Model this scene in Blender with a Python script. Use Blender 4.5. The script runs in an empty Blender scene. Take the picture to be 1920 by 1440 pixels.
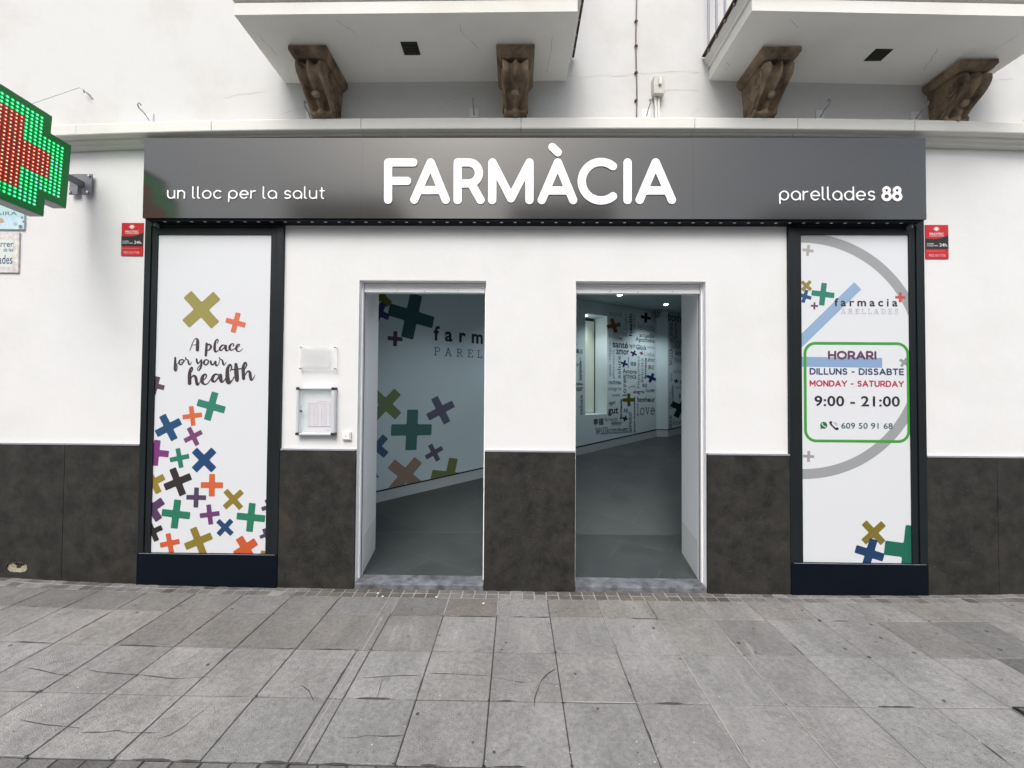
import bpy, bmesh, math, random
import numpy as np
from mathutils import Vector, Matrix
random.seed(7); np.random.seed(7)
S = bpy.context.scene
COL = S.collection
rad = math.radians

# ------------------------------------------------------------------ camera
FPX = 721.0; DIST = 3.0; EYE = 1.533
YAW, PIT, ROL = (rad(a) for a in (0.676, 1.084, -0.415))
def cam_rot(d):
    c, s = math.cos(ROL), math.sin(ROL); d = (c*d[0]+s*d[2], d[1], -s*d[0]+c*d[2])
    c, s = math.cos(PIT), math.sin(PIT); d = (d[0], c*d[1]-s*d[2], s*d[1]+c*d[2])
    c, s = math.cos(YAW), math.sin(YAW); return Vector((c*d[0]-s*d[1], s*d[0]+c*d[1], d[2]))
CAM = Vector((0, -DIST, EYE))
cd = bpy.data.cameras.new("camera"); co = bpy.data.objects.new("camera", cd); COL.objects.link(co)
cd.sensor_fit = 'HORIZONTAL'; cd.sensor_width = 36.0; cd.lens = 36.0*FPX/1920.0
cd.clip_start = 0.05; cd.clip_end = 500
r_, f_, u_ = cam_rot((1, 0, 0)), cam_rot((0, 1, 0)), cam_rot((0, 0, 1))
M = Matrix.Identity(4)
for i in range(3):
    M[i][0] = r_[i]; M[i][1] = u_[i]; M[i][2] = -f_[i]; M[i][3] = CAM[i]
co.matrix_world = M
S.camera = co
# ------------------------------------------------------------------ world, sun, exposure (overcast)
SUN_EL, SUN_AZ = 52.0, 190.0     # azimuth measured so that the sun stands behind the camera, a bit to the left
w = bpy.data.worlds.new("World"); S.world = w; w.use_nodes = True
nt = w.node_tree
bg = nt.nodes["Background"]
sky = nt.nodes.new("ShaderNodeTexSky"); sky.sky_type = 'NISHITA'; sky.sun_disc = False
sky.sun_elevation = rad(SUN_EL); sky.sun_rotation = rad(SUN_AZ)
sky.air_density = 1.0; sky.dust_density = 5.0; sky.ozone_density = 1.0
hs = nt.nodes.new("ShaderNodeHueSaturation"); hs.inputs['Saturation'].default_value = 0.6
nt.links.new(sky.outputs[0], hs.inputs['Color']); nt.links.new(hs.outputs[0], bg.inputs['Color'])
bg.inputs['Strength'].default_value = 0.15
sl = bpy.data.lights.new("sun", 'SUN'); sl.energy = 1.12; sl.angle = rad(28); sl.color = (1.0, 1.0, 1.0)
so = bpy.data.objects.new("sun", sl); COL.objects.link(so)
sd = Vector((math.sin(rad(SUN_AZ))*math.cos(rad(SUN_EL)), math.cos(rad(SUN_AZ))*math.cos(rad(SUN_EL)), math.sin(rad(SUN_EL))))
so.rotation_euler = (-sd).to_track_quat('-Z', 'Y').to_euler()
so.location = (0, -6, 12)
S.view_settings.view_transform = 'Standard'; S.view_settings.look = 'None'; S.view_settings.gamma = 1
S.view_settings.exposure = 0.72
S.cycles.use_denoising = True
S.cycles.max_bounces = 10; S.cycles.diffuse_bounces = 6

# ------------------------------------------------------------------ pixel -> place helpers
def ray(p): return cam_rot(((p[0]-960)/FPX, 1.0, -(p[1]-720)/FPX))
def W(px, py, y=0.0):
    d = ray((px, py)); t = (y+DIST)/d[1]; return CAM+d*t
def G(px, py, z=0.0):
    d = ray((px, py)); t = (z-EYE)/d[2]; return CAM+d*t

# ------------------------------------------------------------------ materials
MATS = {}
def mat(name, col, rough=0.6, metal=0.0, spec=0.5, noise=0.0, nscale=8.0, bump=0.0, bscale=60.0, emis=None, estr=0.0,
        alpha=1.0, trans=0.0, coat=0.0, col2=None, attr=None, stretch=None):
    if name in MATS: return MATS[name]
    m = bpy.data.materials.new(name); m.use_nodes = True
    n = m.node_tree.nodes; l = m.node_tree.links; b = n["Principled BSDF"]
    c = (*col, 1.0)
    b.inputs['Base Color'].default_value = c; b.inputs['Roughness'].default_value = rough
    b.inputs['Metallic'].default_value = metal; b.inputs['Specular IOR Level'].default_value = spec
    b.inputs['Alpha'].default_value = alpha; b.inputs['Transmission Weight'].default_value = trans
    b.inputs['Coat Weight'].default_value = coat; b.inputs['Coat Roughness'].default_value = 0.08
    if emis is not None:
        b.inputs['Emission Color'].default_value = (*emis, 1.0); b.inputs['Emission Strength'].default_value = estr
    if noise or bump or attr:
        tc = n.new("ShaderNodeTexCoord"); vec = tc.outputs['Object']
        if stretch:
            mp = n.new("ShaderNodeMapping"); mp.inputs['Scale'].default_value = stretch
            l.new(vec, mp.inputs['Vector']); vec = mp.outputs[0]
    if noise or attr:
        base = None
        if attr:
            a = n.new("ShaderNodeAttribute"); a.attribute_name = attr; base = a.outputs['Color']
        if noise:
            t = n.new("ShaderNodeTexNoise"); t.inputs['Scale'].default_value = nscale; t.inputs['Detail'].default_value = 8; t.inputs['Roughness'].default_value = 0.6
            l.new(vec, t.inputs['Vector'])
            rp = n.new("ShaderNodeValToRGB"); l.new(t.outputs['Fac'], rp.inputs['Fac'])
            rp.color_ramp.elements[0].position = 0.3; rp.color_ramp.elements[1].position = 0.72
            if attr:
                rp.color_ramp.elements[0].color = (1-noise, 1-noise, 1-noise, 1); rp.color_ramp.elements[1].color = (1+noise, 1+noise, 1+noise, 1)
                mx = n.new("ShaderNodeMixRGB"); mx.blend_type = 'MULTIPLY'; mx.inputs['Fac'].default_value = 1
                l.new(base, mx.inputs[1]); l.new(rp.outputs[0], mx.inputs[2]); base = mx.outputs[0]
            else:
                d = col2 if col2 else tuple(x*(1-noise) for x in col)
                rp.color_ramp.elements[0].color = (*d, 1); rp.color_ramp.elements[1].color = c
                base = rp.outputs[0]
        l.new(base, b.inputs['Base Color'])
    if bump:
        t2 = n.new("ShaderNodeTexNoise"); t2.inputs['Scale'].default_value = bscale; t2.inputs['Detail'].default_value = 6
        l.new(vec, t2.inputs['Vector'])
        bp = n.new("ShaderNodeBump"); bp.inputs['Strength'].default_value = bump; bp.inputs['Distance'].default_value = 0.01
        l.new(t2.outputs['Fac'], bp.inputs['Height']); l.new(bp.outputs[0], b.inputs['Normal'])
    MATS[name] = m
    return m
def lin(r, g, b):
    def f(v):
        v /= 255.0
        return v/12.92 if v <= 0.04045 else ((v+0.055)/1.055)**2.4
    return (f(r), f(g), f(b))

def plaster_mat(name, base, stain, lo, hi):
    m = mat(name, base, 0.85, spec=0.2)
    n = m.node_tree.nodes; l = m.node_tree.links; b = n["Principled BSDF"]
    tc = n.new("ShaderNodeTexCoord")
    t = n.new("ShaderNodeTexNoise"); t.inputs['Scale'].default_value = 1.3; t.inputs['Detail'].default_value = 9; t.inputs['Roughness'].default_value = 0.62
    l.new(tc.outputs['Object'], t.inputs['Vector'])
    r = n.new("ShaderNodeValToRGB"); r.color_ramp.elements[0].position = lo; r.color_ramp.elements[1].position = hi
    r.color_ramp.elements[0].color = (*base, 1); r.color_ramp.elements[1].color = (*stain, 1)
    l.new(t.outputs['Fac'], r.inputs['Fac']); l.new(r.outputs[0], b.inputs['Base Color'])
    t2 = n.new("ShaderNodeTexNoise"); t2.inputs['Scale'].default_value = 5.0; t2.inputs['Detail'].default_value = 10; t2.inputs['Roughness'].default_value = 0.65
    l.new(tc.outputs['Object'], t2.inputs['Vector'])
    bp = n.new("ShaderNodeBump"); bp.inputs['Strength'].default_value = 0.35; bp.inputs['Distance'].default_value = 0.012
    l.new(t2.outputs['Fac'], bp.inputs['Height']); l.new(bp.outputs[0], b.inputs['Normal'])
    return m

M_PLASTER = plaster_mat("white_plaster", (0.635, 0.64, 0.635), (0.585, 0.59, 0.58), 0.45, 0.8)
M_OLD = plaster_mat("old_white_plaster", (0.575, 0.58, 0.57), (0.47, 0.455, 0.42), 0.5, 0.85)
M_SLAB = plaster_mat("balcony_plaster", (0.83, 0.835, 0.80), (0.74, 0.74, 0.70), 0.45, 0.8)
M_CORN = plaster_mat("cornice_plaster", (0.66, 0.66, 0.62), (0.56, 0.545, 0.50), 0.5, 0.85)
M_CRACK = mat("crack_line", (0.42, 0.40, 0.37), 0.9)
M_CRACKG = mat("crack_ground", (0.05, 0.047, 0.045), 0.9)
M_CORBEL = mat("weathered_brown_stone", (0.37, 0.275, 0.185), 0.85, noise=0.7, nscale=8, bump=.7, bscale=40, col2=(0.045, 0.028, 0.018))
M_FRAME = mat("dark_frame_metal", (0.009, 0.013, 0.015), 0.45, metal=0.0, spec=0.28, noise=0.25, nscale=3)
M_FRAME2 = mat("dark_base_metal", (0.002, 0.0045, 0.010), 0.5, spec=0.12, noise=0.2, nscale=4)
M_TRIM = mat("grey_aluminium_trim", (0.45, 0.46, 0.50), 0.35, metal=0.6)
M_RUST = mat("rusty_steel", (0.07, 0.03, 0.025), 0.7, noise=0.5, nscale=20)
M_RAIL = mat("grey_iron_bar", (0.20, 0.20, 0.24), 0.5, metal=0.3)
M_WHITEMETAL = mat("white_coated_metal", (0.80, 0.80, 0.80), 0.4, noise=0.06, nscale=5)
M_REVEAL = mat("white_reveal_panel", (0.88, 0.90, 0.92), 0.45, noise=0.05, nscale=3)
M_REVBASE = mat("grey_reveal_base", (0.78, 0.79, 0.79), 0.5, noise=0.1, nscale=4)
M_BLACK = mat("black_line", (0.006, 0.006, 0.006), 0.5)
M_SIGNWHITE = mat("white_acrylic_letter", (0.86, 0.86, 0.86), 0.25, emis=(1, 1, 1), estr=0.05)
M_MARBLE = mat("grey_marble_sill", (0.21, 0.22, 0.25), 0.3, noise=0.6, nscale=14, bump=0.1, col2=(0.05, 0.052, 0.055))
M_INWALL = mat("cool_cast_wall_paper", (0.52, 0.64, 0.69), 0.6, noise=0.05, nscale=2)  # cool cast of the interior put into the wall's base colour
M_CEIL = mat("grey_blue_ceiling", (0.34, 0.44, 0.46), 0.8)
M_SKIRT = mat("pale_skirting", (0.40, 0.46, 0.48), 0.5)
M_LAMP = mat("lamp_lens", (1, 1, 1), emis=(1, 0.98, 0.95), estr=14)
M_CHROME = mat("steel", (0.55, 0.55, 0.56), 0.25, metal=1.0)
M_GREYMETAL = mat("painted_grey_metal", (0.17, 0.18, 0.20), 0.45, noise=0.15, nscale=10)
M_HOOK = mat("galvanised_hook", (0.34, 0.34, 0.38), 0.5, metal=0.4)
M_PALEPLATE = mat("pale_plate", (0.70, 0.71, 0.73), 0.5)
M_POSTER = mat("white_window_vinyl", (0.58, 0.60, 0.62), 0.5, spec=0.4, coat=0.15)

def flat(name, rgb, rough=0.5): return mat(name, lin(*rgb), rough)

# ------------------------------------------------------------------ object helpers
def world_loc(o):
    v = Vector((0, 0, 0))
    while o is not None: v += o.location; o = o.parent
    return v
def tag(o, label=None, cat=None, group=None, kind=None):
    if label: o["label"] = label
    if cat: o["category"] = cat
    if group: o["group"] = group
    if kind: o["kind"] = kind
    return o
def thing(name, loc, label, cat, group=None):
    o = bpy.data.objects.new(name, None); COL.objects.link(o); o.location = loc; o.empty_display_size = 0.1
    return tag(o, label, cat, group)
class MB:
    def __init__(s): s.v = []; s.f = []; s.m = []; s.col = []
    def add(s, verts, faces, mi=0, col=None):
        k = len(s.v); s.v += [tuple(map(float, v)) for v in verts]
        for f in faces: s.f.append([k+i for i in f]); s.m.append(mi); s.col.append(col)
        return s
    def box(s, x0, x1, y0, y1, z0, z1, mi=0, col=None):
        v = [(x, y, z) for x in (x0, x1) for y in (y0, y1) for z in (z0, z1)]
        return s.add(v, [(0, 1, 3, 2), (4, 6, 7, 5), (0, 4, 5, 1), (2, 3, 7, 6), (0, 2, 6, 4), (1, 5, 7, 3)], mi, col)
    def quad(s, a, b, c, d, mi=0, col=None): return s.add([a, b, c, d], [(0, 1, 2, 3)], mi, col)
    def tube(s, pts, r, n=8, mi=0, caps=True):
        pts = [Vector(p) for p in pts]; rings = []
        rs = r if isinstance(r, (list, tuple)) else [r]*len(pts)
        for i, p in enumerate(pts):
            t = (pts[min(i+1, len(pts)-1)]-pts[max(i-1, 0)]).normalized()
            a = t.orthogonal().normalized() if i == 0 else (pa - t*pa.dot(t)).normalized()
            pa = a; b = t.cross(a)
            rings.append([p+(a*math.cos(2*math.pi*k/n)+b*math.sin(2*math.pi*k/n))*rs[i] for k in range(n)])
        v = [q for rg in rings for q in rg]; f = []
        for i in range(len(pts)-1):
            for k in range(n): f.append((i*n+k, i*n+(k+1) % n, (i+1)*n+(k+1) % n, (i+1)*n+k))
        if caps: f.append(tuple(range(n))[::-1]); f.append(tuple((len(pts)-1)*n+k for k in range(n)))
        return s.add(v, f, mi)
    def build(s, name, mats, parent=None, bevel=0.0, smooth=False, local=False, attr=None):
        org = Vector((0, 0, 0)) if (parent is None or local) else world_loc(parent)
        me = bpy.data.meshes.new(name)
        me.from_pydata([(v[0]-org[0], v[1]-org[1], v[2]-org[2]) for v in s.v], [], s.f); me.update()
        if not isinstance(mats, (list, tuple)): mats = [mats]
        for m in mats: me.materials.append(m)
        for p, mi in zip(me.polygons, s.m): p.material_index = mi; p.use_smooth = smooth
        if attr:
            ca = me.color_attributes.new(attr, 'FLOAT_COLOR', 'CORNER')
            for p, c in zip(me.polygons, s.col):
                c = c or (0.3, 0.3, 0.3)
                for li in p.loop_indices: ca.data[li].color = (*c, 1)
        o = bpy.data.objects.new(name, me); COL.objects.link(o)
        if parent is not None: o.parent = parent
        if bevel:
            b = o.modifiers.new("bevel", 'BEVEL'); b.width = bevel; b.segments = 2; b.limit_method = 'ANGLE'
        return o

# ------------------------------------------------------------------ 2-D outlines: text, strokes, plus signs
def simplify(L, tol):
    def rdp(P):
        if len(P) < 3: return P
        a, b = np.array(P[0]), np.array(P[-1]); A = np.array(P[1:-1]); d = b-a; n = np.hypot(*d)
        dist = np.abs(d[0]*(A[:, 1]-a[1])-d[1]*(A[:, 0]-a[0]))/n if n > 1e-9 else np.hypot(*(A-a).T)
        k = int(dist.argmax())
        if dist[k] < tol: return [P[0], P[-1]]
        return rdp(P[:k+2])[:-1]+rdp(P[k+1:])
    h = len(L)//2
    return rdp(L[:h+1])[:-1]+rdp(L[h:]+L[:1])[:-1]
def contours(strokes, step):
    """closed loops round a union of capsules; strokes: list of [(x, y, r), ...]"""
    allp = [p for s in strokes for p in s]
    mr = max(p[2] for p in allp)+2*step
    x0 = min(p[0] for p in allp)-mr; x1 = max(p[0] for p in allp)+mr
    y0 = min(p[1] for p in allp)-mr; y1 = max(p[1] for p in allp)+mr
    nx, ny = int((x1-x0)/step)+2, int((y1-y0)/step)+2
    X, Y = np.meshgrid(x0+np.arange(nx)*step, y0+np.arange(ny)*step, indexing='ij')
    F = np.full(X.shape, 1e9)
    for s in strokes:
        if len(s) == 1: s = [s[0], s[0]]
        for a, b in zip(s[:-1], s[1:]):
            dx, dy = b[0]-a[0], b[1]-a[1]; L = dx*dx+dy*dy+1e-12
            t = np.clip(((X-a[0])*dx+(Y-a[1])*dy)/L, 0, 1)
            F = np.minimum(F, np.hypot(X-a[0]-t*dx, Y-a[1]-t*dy)-(a[2]+(b[2]-a[2])*t))
    F = np.where(np.abs(F) < 1e-9, 1e-9, F)
    pt = {}; nxt = {}
    def ep(k):
        if k not in pt:
            (i, j), (p, q) = k; a, b = F[i, j], F[p, q]; t = a/(a-b)
            pt[k] = (X[i, j]+(X[p, q]-X[i, j])*t, Y[i, j]+(Y[p, q]-Y[i, j])*t)
        return k
    sg = F < 0
    act = sg[:-1, :-1].astype(int)+sg[1:, :-1]+sg[1:, 1:]+sg[:-1, 1:]
    for i, j in zip(*np.nonzero((act > 0) & (act < 4))):
        c = [(i, j), (i+1, j), (i+1, j+1), (i, j+1)]
        ins = [sg[q] for q in c]; en = []
        for k in range(4):
            a, b = c[k], c[(k+1) % 4]
            if ins[k] != ins[(k+1) % 4]: en.append((ep((a, b) if a < b else (b, a)), ins[k]))
        ex = [e for e, inside in en if inside]; it = [e for e, inside in en if not inside]
        if len(ex) == 1: nxt[ex[0]] = it[0]
        else:
            o = [e for e in en]
            for k in range(4):
                if o[k][1]: nxt[o[k][0]] = o[(k+1) % 4][0]
    loops = []; seen = set()
    for k in list(nxt):
        if k in seen: continue
        L = []; q = k
        while q not in seen and q in nxt: seen.add(q); L.append(pt[q]); q = nxt[q]
        if len(L) > 5: loops.append(simplify(L, step*.05))
    return loops
def loops_mesh(loops, ext=0.0):
    cu = bpy.data.curves.new("tmp", 'CURVE'); cu.dimensions = '2D'; cu.fill_mode = 'BOTH' if ext else 'FRONT'; cu.extrude = ext/2
    for L in loops:
        sp = cu.splines.new('POLY'); sp.points.add(len(L)-1)
        for p, q in zip(sp.points, L): p.co = (q[0], q[1], 0, 1)
        sp.use_cyclic_u = True
    return grab(cu)
def grab(cu):
    o = bpy.data.objects.new("tmp", cu); COL.objects.link(o)
    dg = bpy.context.evaluated_depsgraph_get(); dg.update()
    me = o.evaluated_get(dg).to_mesh()
    v = [tuple(x.co) for x in me.vertices]; f = [tuple(p.vertices) for p in me.polygons]
    o.evaluated_get(dg).to_mesh_clear()
    bpy.data.objects.remove(o); bpy.data.curves.remove(cu)
    return v, f
TC = {}
def text2d(s, bold=0.0, sp=1.0):
    """mesh of a word with its ink box scaled to 0..1 in both directions"""
    k = (s, bold, sp)
    if k not in TC:
        cu = bpy.data.curves.new("tmp", 'FONT'); cu.body = s; cu.offset = bold; cu.space_character = sp; cu.resolution_u = 4
        v, f = grab(cu)
        xs = [p[0] for p in v]; ys = [p[1] for p in v]
        a, b, c, d = min(xs), max(xs), min(ys), max(ys)
        TC[k] = ([((p[0]-a)/(b-a), (p[1]-c)/(d-c)) for p in v], f)
    return TC[k]
def put_text(mb, s, x0, x1, z0, z1, fn, mi=0, bold=0.0, sp=1.0, rot=False):
    """fills the box x0..x1, z0..z1 of a surface; fn maps surface (x, z) to space; rot reads upwards"""
    v, f = text2d(s, bold, sp)
    if rot: pts = [fn(x1-(x1-x0)*q[1], z0+(z1-z0)*q[0]) for q in v]
    else: pts = [fn(x0+(x1-x0)*q[0], z0+(z1-z0)*q[1]) for q in v]
    mb.add(pts, f, mi)
def plus_poly(cx, cz, L, w_, ang, rnd=0.12):
    """rounded plus sign outline; ang clockwise in degrees as seen from the street"""
    base = [(w_, L), (w_, w_), (L, w_), (L, -w_), (w_, -w_), (w_, -L), (-w_, -L), (-w_, -w_), (-L, -w_), (-L, w_), (-w_, w_), (-w_, L)]
    out = []; n = len(base); r = w_*rnd*2
    for i in range(n):
        p = Vector(base[i]); a = (Vector(base[i-1])-p).normalized()*r; b = (Vector(base[(i+1) % n])-p).normalized()*r
        for t in (0, .35, .65, 1): out.append((p+a)*(1-t)**2+p*2*t*(1-t)+(p+b)*t*t)
    c, s = math.cos(rad(ang)), math.sin(rad(ang))
    return [(cx+p[0]*c+p[1]*s, cz-p[0]*s+p[1]*c) for p in out]
def clip(poly, nx, nz, d):
    """keep nx*x+nz*z <= d"""
    out = []
    for i in range(len(poly)):
        a, b = poly[i-1], poly[i]; fa, fb = nx*a[0]+nz*a[1]-d, nx*b[0]+nz*b[1]-d
        if (fa <= 0) != (fb <= 0):
            t = fa/(fa-fb); out.append((a[0]+(b[0]-a[0])*t, a[1]+(b[1]-a[1])*t))
        if fb <= 0: out.append(b)
    return out
def clip_rect(poly, x0, x1, z0, z1):
    for a in ((-1, 0, -x0), (1, 0, x1), (0, -1, -z0), (0, 1, z1)):
        poly = clip(poly, *a)
        if len(poly) < 3: return []
    return poly
def put_poly(mb, poly, fn, mi=0):
    if len(poly) < 3: return
    v, f = loops_mesh([poly])
    mb.add([fn(p[0], p[1]) for p in v], f, mi)

# ================================================================== THE GROUND
def gz(x):
    d = min(abs(x-0.2), 4.4)
    return 0.00017*d**4
M_TILE = mat("concrete_paving", (0.3, 0.3, 0.3), 0.85, noise=0.20, nscale=38, bump=0.8, bscale=190, attr="tone")
def add_grime(m):
    n = m.node_tree.nodes; l = m.node_tree.links; b = n["Principled BSDF"]
    src = b.inputs['Base Color'].links[0].from_socket
    tc = n.new("ShaderNodeTexCoord")
    def layer(src, scale, stretch, lo, hi, fac_lo, fac_hi):
        mp = n.new("ShaderNodeMapping"); mp.inputs['Scale'].default_value = stretch; l.new(tc.outputs['Object'], mp.inputs['Vector'])
        t = n.new("ShaderNodeTexNoise"); t.inputs['Scale'].default_value = scale; t.inputs['Detail'].default_value = 7; t.inputs['Roughness'].default_value = 0.65
        l.new(mp.outputs[0], t.inputs['Vector'])
        r = n.new("ShaderNodeMapRange"); r.inputs[1].default_value = lo; r.inputs[2].default_value = hi
        r.inputs[3].default_value = fac_lo; r.inputs[4].default_value = fac_hi; l.new(t.outputs['Fac'], r.inputs[0])
        mx = n.new("ShaderNodeMixRGB"); mx.blend_type = 'MULTIPLY'; mx.inputs['Fac'].default_value = 1
        l.new(src, mx.inputs[1]); l.new(r.outputs[0], mx.inputs[2]); return mx.outputs[0]
    c = layer(src, 1.6, (1, 1, 1), 0.35, 0.7, 0.80, 1.16)
    c = layer(c, 5.0, (1, 0.45, 1), 0.35, 0.65, 0.88, 1.10)
    c = layer(c, 90.0, (1, 1, 1), 0.30, 0.46, 0.55, 1.0)
    c = layer(c, 11.0, (1, 1, 1), 0.30, 0.46, 0.78, 1.0)
    c = layer(c, 55.0, (1, 1, 1), 0.64, 0.76, 1.0, 1.5)
    l.new(c, b.inputs['Base Color'])
add_grime(M_TILE)
M_GROUT = mat("dark_joint", (0.05, 0.048, 0.046), 0.95, noise=0.4, nscale=30)
M_GROUTL = mat("pale_joint_mortar", (0.34, 0.33, 0.32), 0.9, noise=0.3, nscale=40)
M_GUM = mat("flattened_gum", (0.055, 0.053, 0.05), 0.7)
M_SPECK = mat("paint_speck", (0.62, 0.61, 0.60), 0.7)
pv = MB()
def tile(x0, x1, y0, y1, col, gap=0.0028, jit=0.0012):
    h = [random.uniform(-jit, jit) for _ in range(4)]
    c = [(x0+gap, y0+gap), (x1-gap, y0+gap), (x1-gap, y1-gap), (x0+gap, y1-gap)]; b = 0.003
    t = [(x0+gap+b, y0+gap+b), (x1-gap-b, y0+gap+b), (x1-gap-b, y1-gap-b), (x0+gap+b, y1-gap-b)]
    v = [(p[0], p[1], gz(p[0])-0.008) for p in c]+[(p[0], p[1], gz(p[0])-0.0025+h[i]) for i, p in enumerate(c)]+[(p[0], p[1], gz(p[0])+h[i]) for i, p in enumerate(t)]
    f = [(8, 9, 10, 11)]
    for k in range(4):
        j = (k+1) % 4; f += [(k, j, 4+j, 4+k), (4+k, 4+j, 8+j, 8+k)]
    pv.add(v, f, 0, col)
xs = [-0.93-0.363*k for k in range(19, -1, -1)]+[-0.851+0.3635*k for k in range(0, 24)]
ys = [-0.13, -0.357, -0.712, -1.067, -1.402]
def tone(base, tint=0.0): g = base*1.06; tint *= .5; return (g*(1.005+0.045*tint), g*(1.0+0.004*tint), g*(0.985-0.05*tint))
for j in range(4):
    for i in range(len(xs)-1):
        xm = (xs[i]+xs[i+1])/2
        base = random.gauss(0.230, 0.010); ti = random.uniform(0.0, 0.6)
        if j == 0: base = random.gauss(0.18, 0.026); ti = random.uniform(0, 2.2)
        if j == 1: base = random.gauss(0.195, 0.022); ti = random.uniform(0, 1.6)
        if j == 1 and -2.4 < xm < -1.1: base = 0.165; ti = 1.6
        if j == 1 and -0.85 < xm < -0.49: base = 0.185; ti = 1.2
        if j == 1 and -0.5 < xm < 0.25: base = 0.235; ti = .3
        if j == 1 and xm < -2.4: base = 0.225
        if j == 0 and -0.55 < xm < -0.1: base = 0.15; ti = 3.0
        if j == 0 and xm < -1.9: base = 0.165; ti = 1.4
        if j == 1 and xm > 2.75: base *= 0.95
        if j == 2 and xm > 2.75: base = 0.115
        if j == 3 and xm > 2.4: base = 0.12
        if j == 2 and -0.1 < xm < 0.2: base = 0.222
        y1, y0 = ys[j], ys[j+1]
        tile(xs[i], xs[i+1], y0, y1, tone(base, ti), gap=0.0022 if xm > 0.2 else 0.0030)
# narrow bands of setts along the wall and along the kerb
x = -8.0
while x < 8.0:
    wd = 0.0905
    for (a, b) in ((-0.066, -0.001), (-0.13, -0.066)):
        g = random.gauss(0.155, 0.03); ti = 0.5
        if -1.6 < x < -0.5 or 0.15 < x < 1.55 or random.random() < 0.1: g = random.gauss(0.095, 0.022); ti = random.uniform(2.0, 5.0)
        tile(x, x+wd, a, b, tone(max(g, 0.05), ti), gap=0.0035, jit=0.0022)
    x += wd
x = -8.0
while x < 8.0:
    for k in range(3):
        tile(x, x+0.12, -1.402-0.11*(k+1), -1.402-0.11*k, tone(random.gauss(0.13, 0.02), 0.4), gap=0.005, jit=0.002)
    x += 0.12
pv.box(-60, 60, -1.92, -1.735, -0.2, 0.001, 0, (0.25, 0.25, 0.245))
# bedding sheet under the tiles
gx = [-60]+[-8.0+0.4*k for k in range(41)]+[60]
for a, b in zip(gx[:-1], gx[1:]):
    pv.quad((a, -1.735, gz(a)-0.0065), (b, -1.735, gz(b)-0.0065), (b, 0.3, gz(b)-0.0065), (a, 0.3, gz(a)-0.0065), 1)
pv.quad((-60, -1.735, -0.002+gz(-5)), (-7.9, -1.735, -0.002+gz(-5)), (-7.9, 0.3, gz(-5)-0.002), (-60, 0.3, gz(-5)-0.002), 0, (0.2, 0.2, 0.2))
pv.quad((7.9, -1.735, -0.002+gz(5)), (60, -1.735, -0.002+gz(5)), (60, 0.3, gz(5)-0.002), (7.9, 0.3, gz(5)-0.002), 0, (0.2, 0.2, 0.2))
M_GROUTM = mat("grey_joint_mortar", (0.15, 0.147, 0.143), 0.9, noise=0.3, nscale=40)
for a, b in zip(gx[1:-2], gx[2:-1]):
    pv.quad((a, -.1285, gz(a)-0.0035), (b, -.1285, gz(b)-0.0035), (b, -.001, gz(b)-0.0035), (a, -.001, gz(a)-0.0035), 2)
    if a > .9: pv.quad((a, -1.40, gz(a)-0.003), (b, -1.40, gz(b)-0.003), (b, -.13, gz(b)-0.003), (a, -.13, gz(a)-0.003), 6)
# pale mortar in some joints
def strip(mb, pts, wdt, z=0.0016, mi=0, rag=0.3, ends=True):
    P = [Vector((p[0], p[1], 0)) for p in pts]
    Q = []
    for a, b in zip(P[:-1], P[1:]):
        n = max(1, int((b-a).length/0.03))
        for k in range(n): Q.append(a.lerp(b, k/n))
    Q.append(P[-1])
    L = []; Rr = []
    for i, p in enumerate(Q):
        t = (Q[min(i+1, len(Q)-1)]-Q[max(i-1, 0)]).normalized(); nn = Vector((-t.y, t.x, 0))
        w2 = wdt/2*random.uniform(1-rag, 1+rag)
        if ends and (i == 0 or i == len(Q)-1): w2 *= 0.15
        L.append(p+nn*w2); Rr.append(p-nn*w2)
    v = [(q.x, q.y, gz(q.x)+z) for q in L]+[(q.x, q.y, gz(q.x)+z) for q in Rr]; n = len(Q)
    mb.add(v, [(i, i+1, n+i+1, n+i) for i in range(n-1)], mi)
for k, a, b in ((5, -0.36, -1.40), (6, -0.36, -1.40), (4, -0.13, -0.71), (7, -0.7, -1.4)):
    xx = xs[20]+0.3635*k; strip(pv, [(xx, a), (xx, b)], 0.007 if k in (5, 6) else 0.004, 0.0019, 2)
strip(pv, [(-0.895, -0.36), (-0.90, -1.40)], 0.006, 0.0019, 2)
strip(pv, [(-0.93, -0.13), (-0.93, -0.75)], 0.006, 0.0019, 2)
strip(pv, [(0.24, -1.067), (0.61, -1.067)], 0.009, 0.0019, 2)
for k in range(0, 3): strip(pv, [(xs[20]+0.3635*k, -0.13), (xs[20]+0.3635*k, -0.357)], 0.006, 0.0019, 2)
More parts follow.
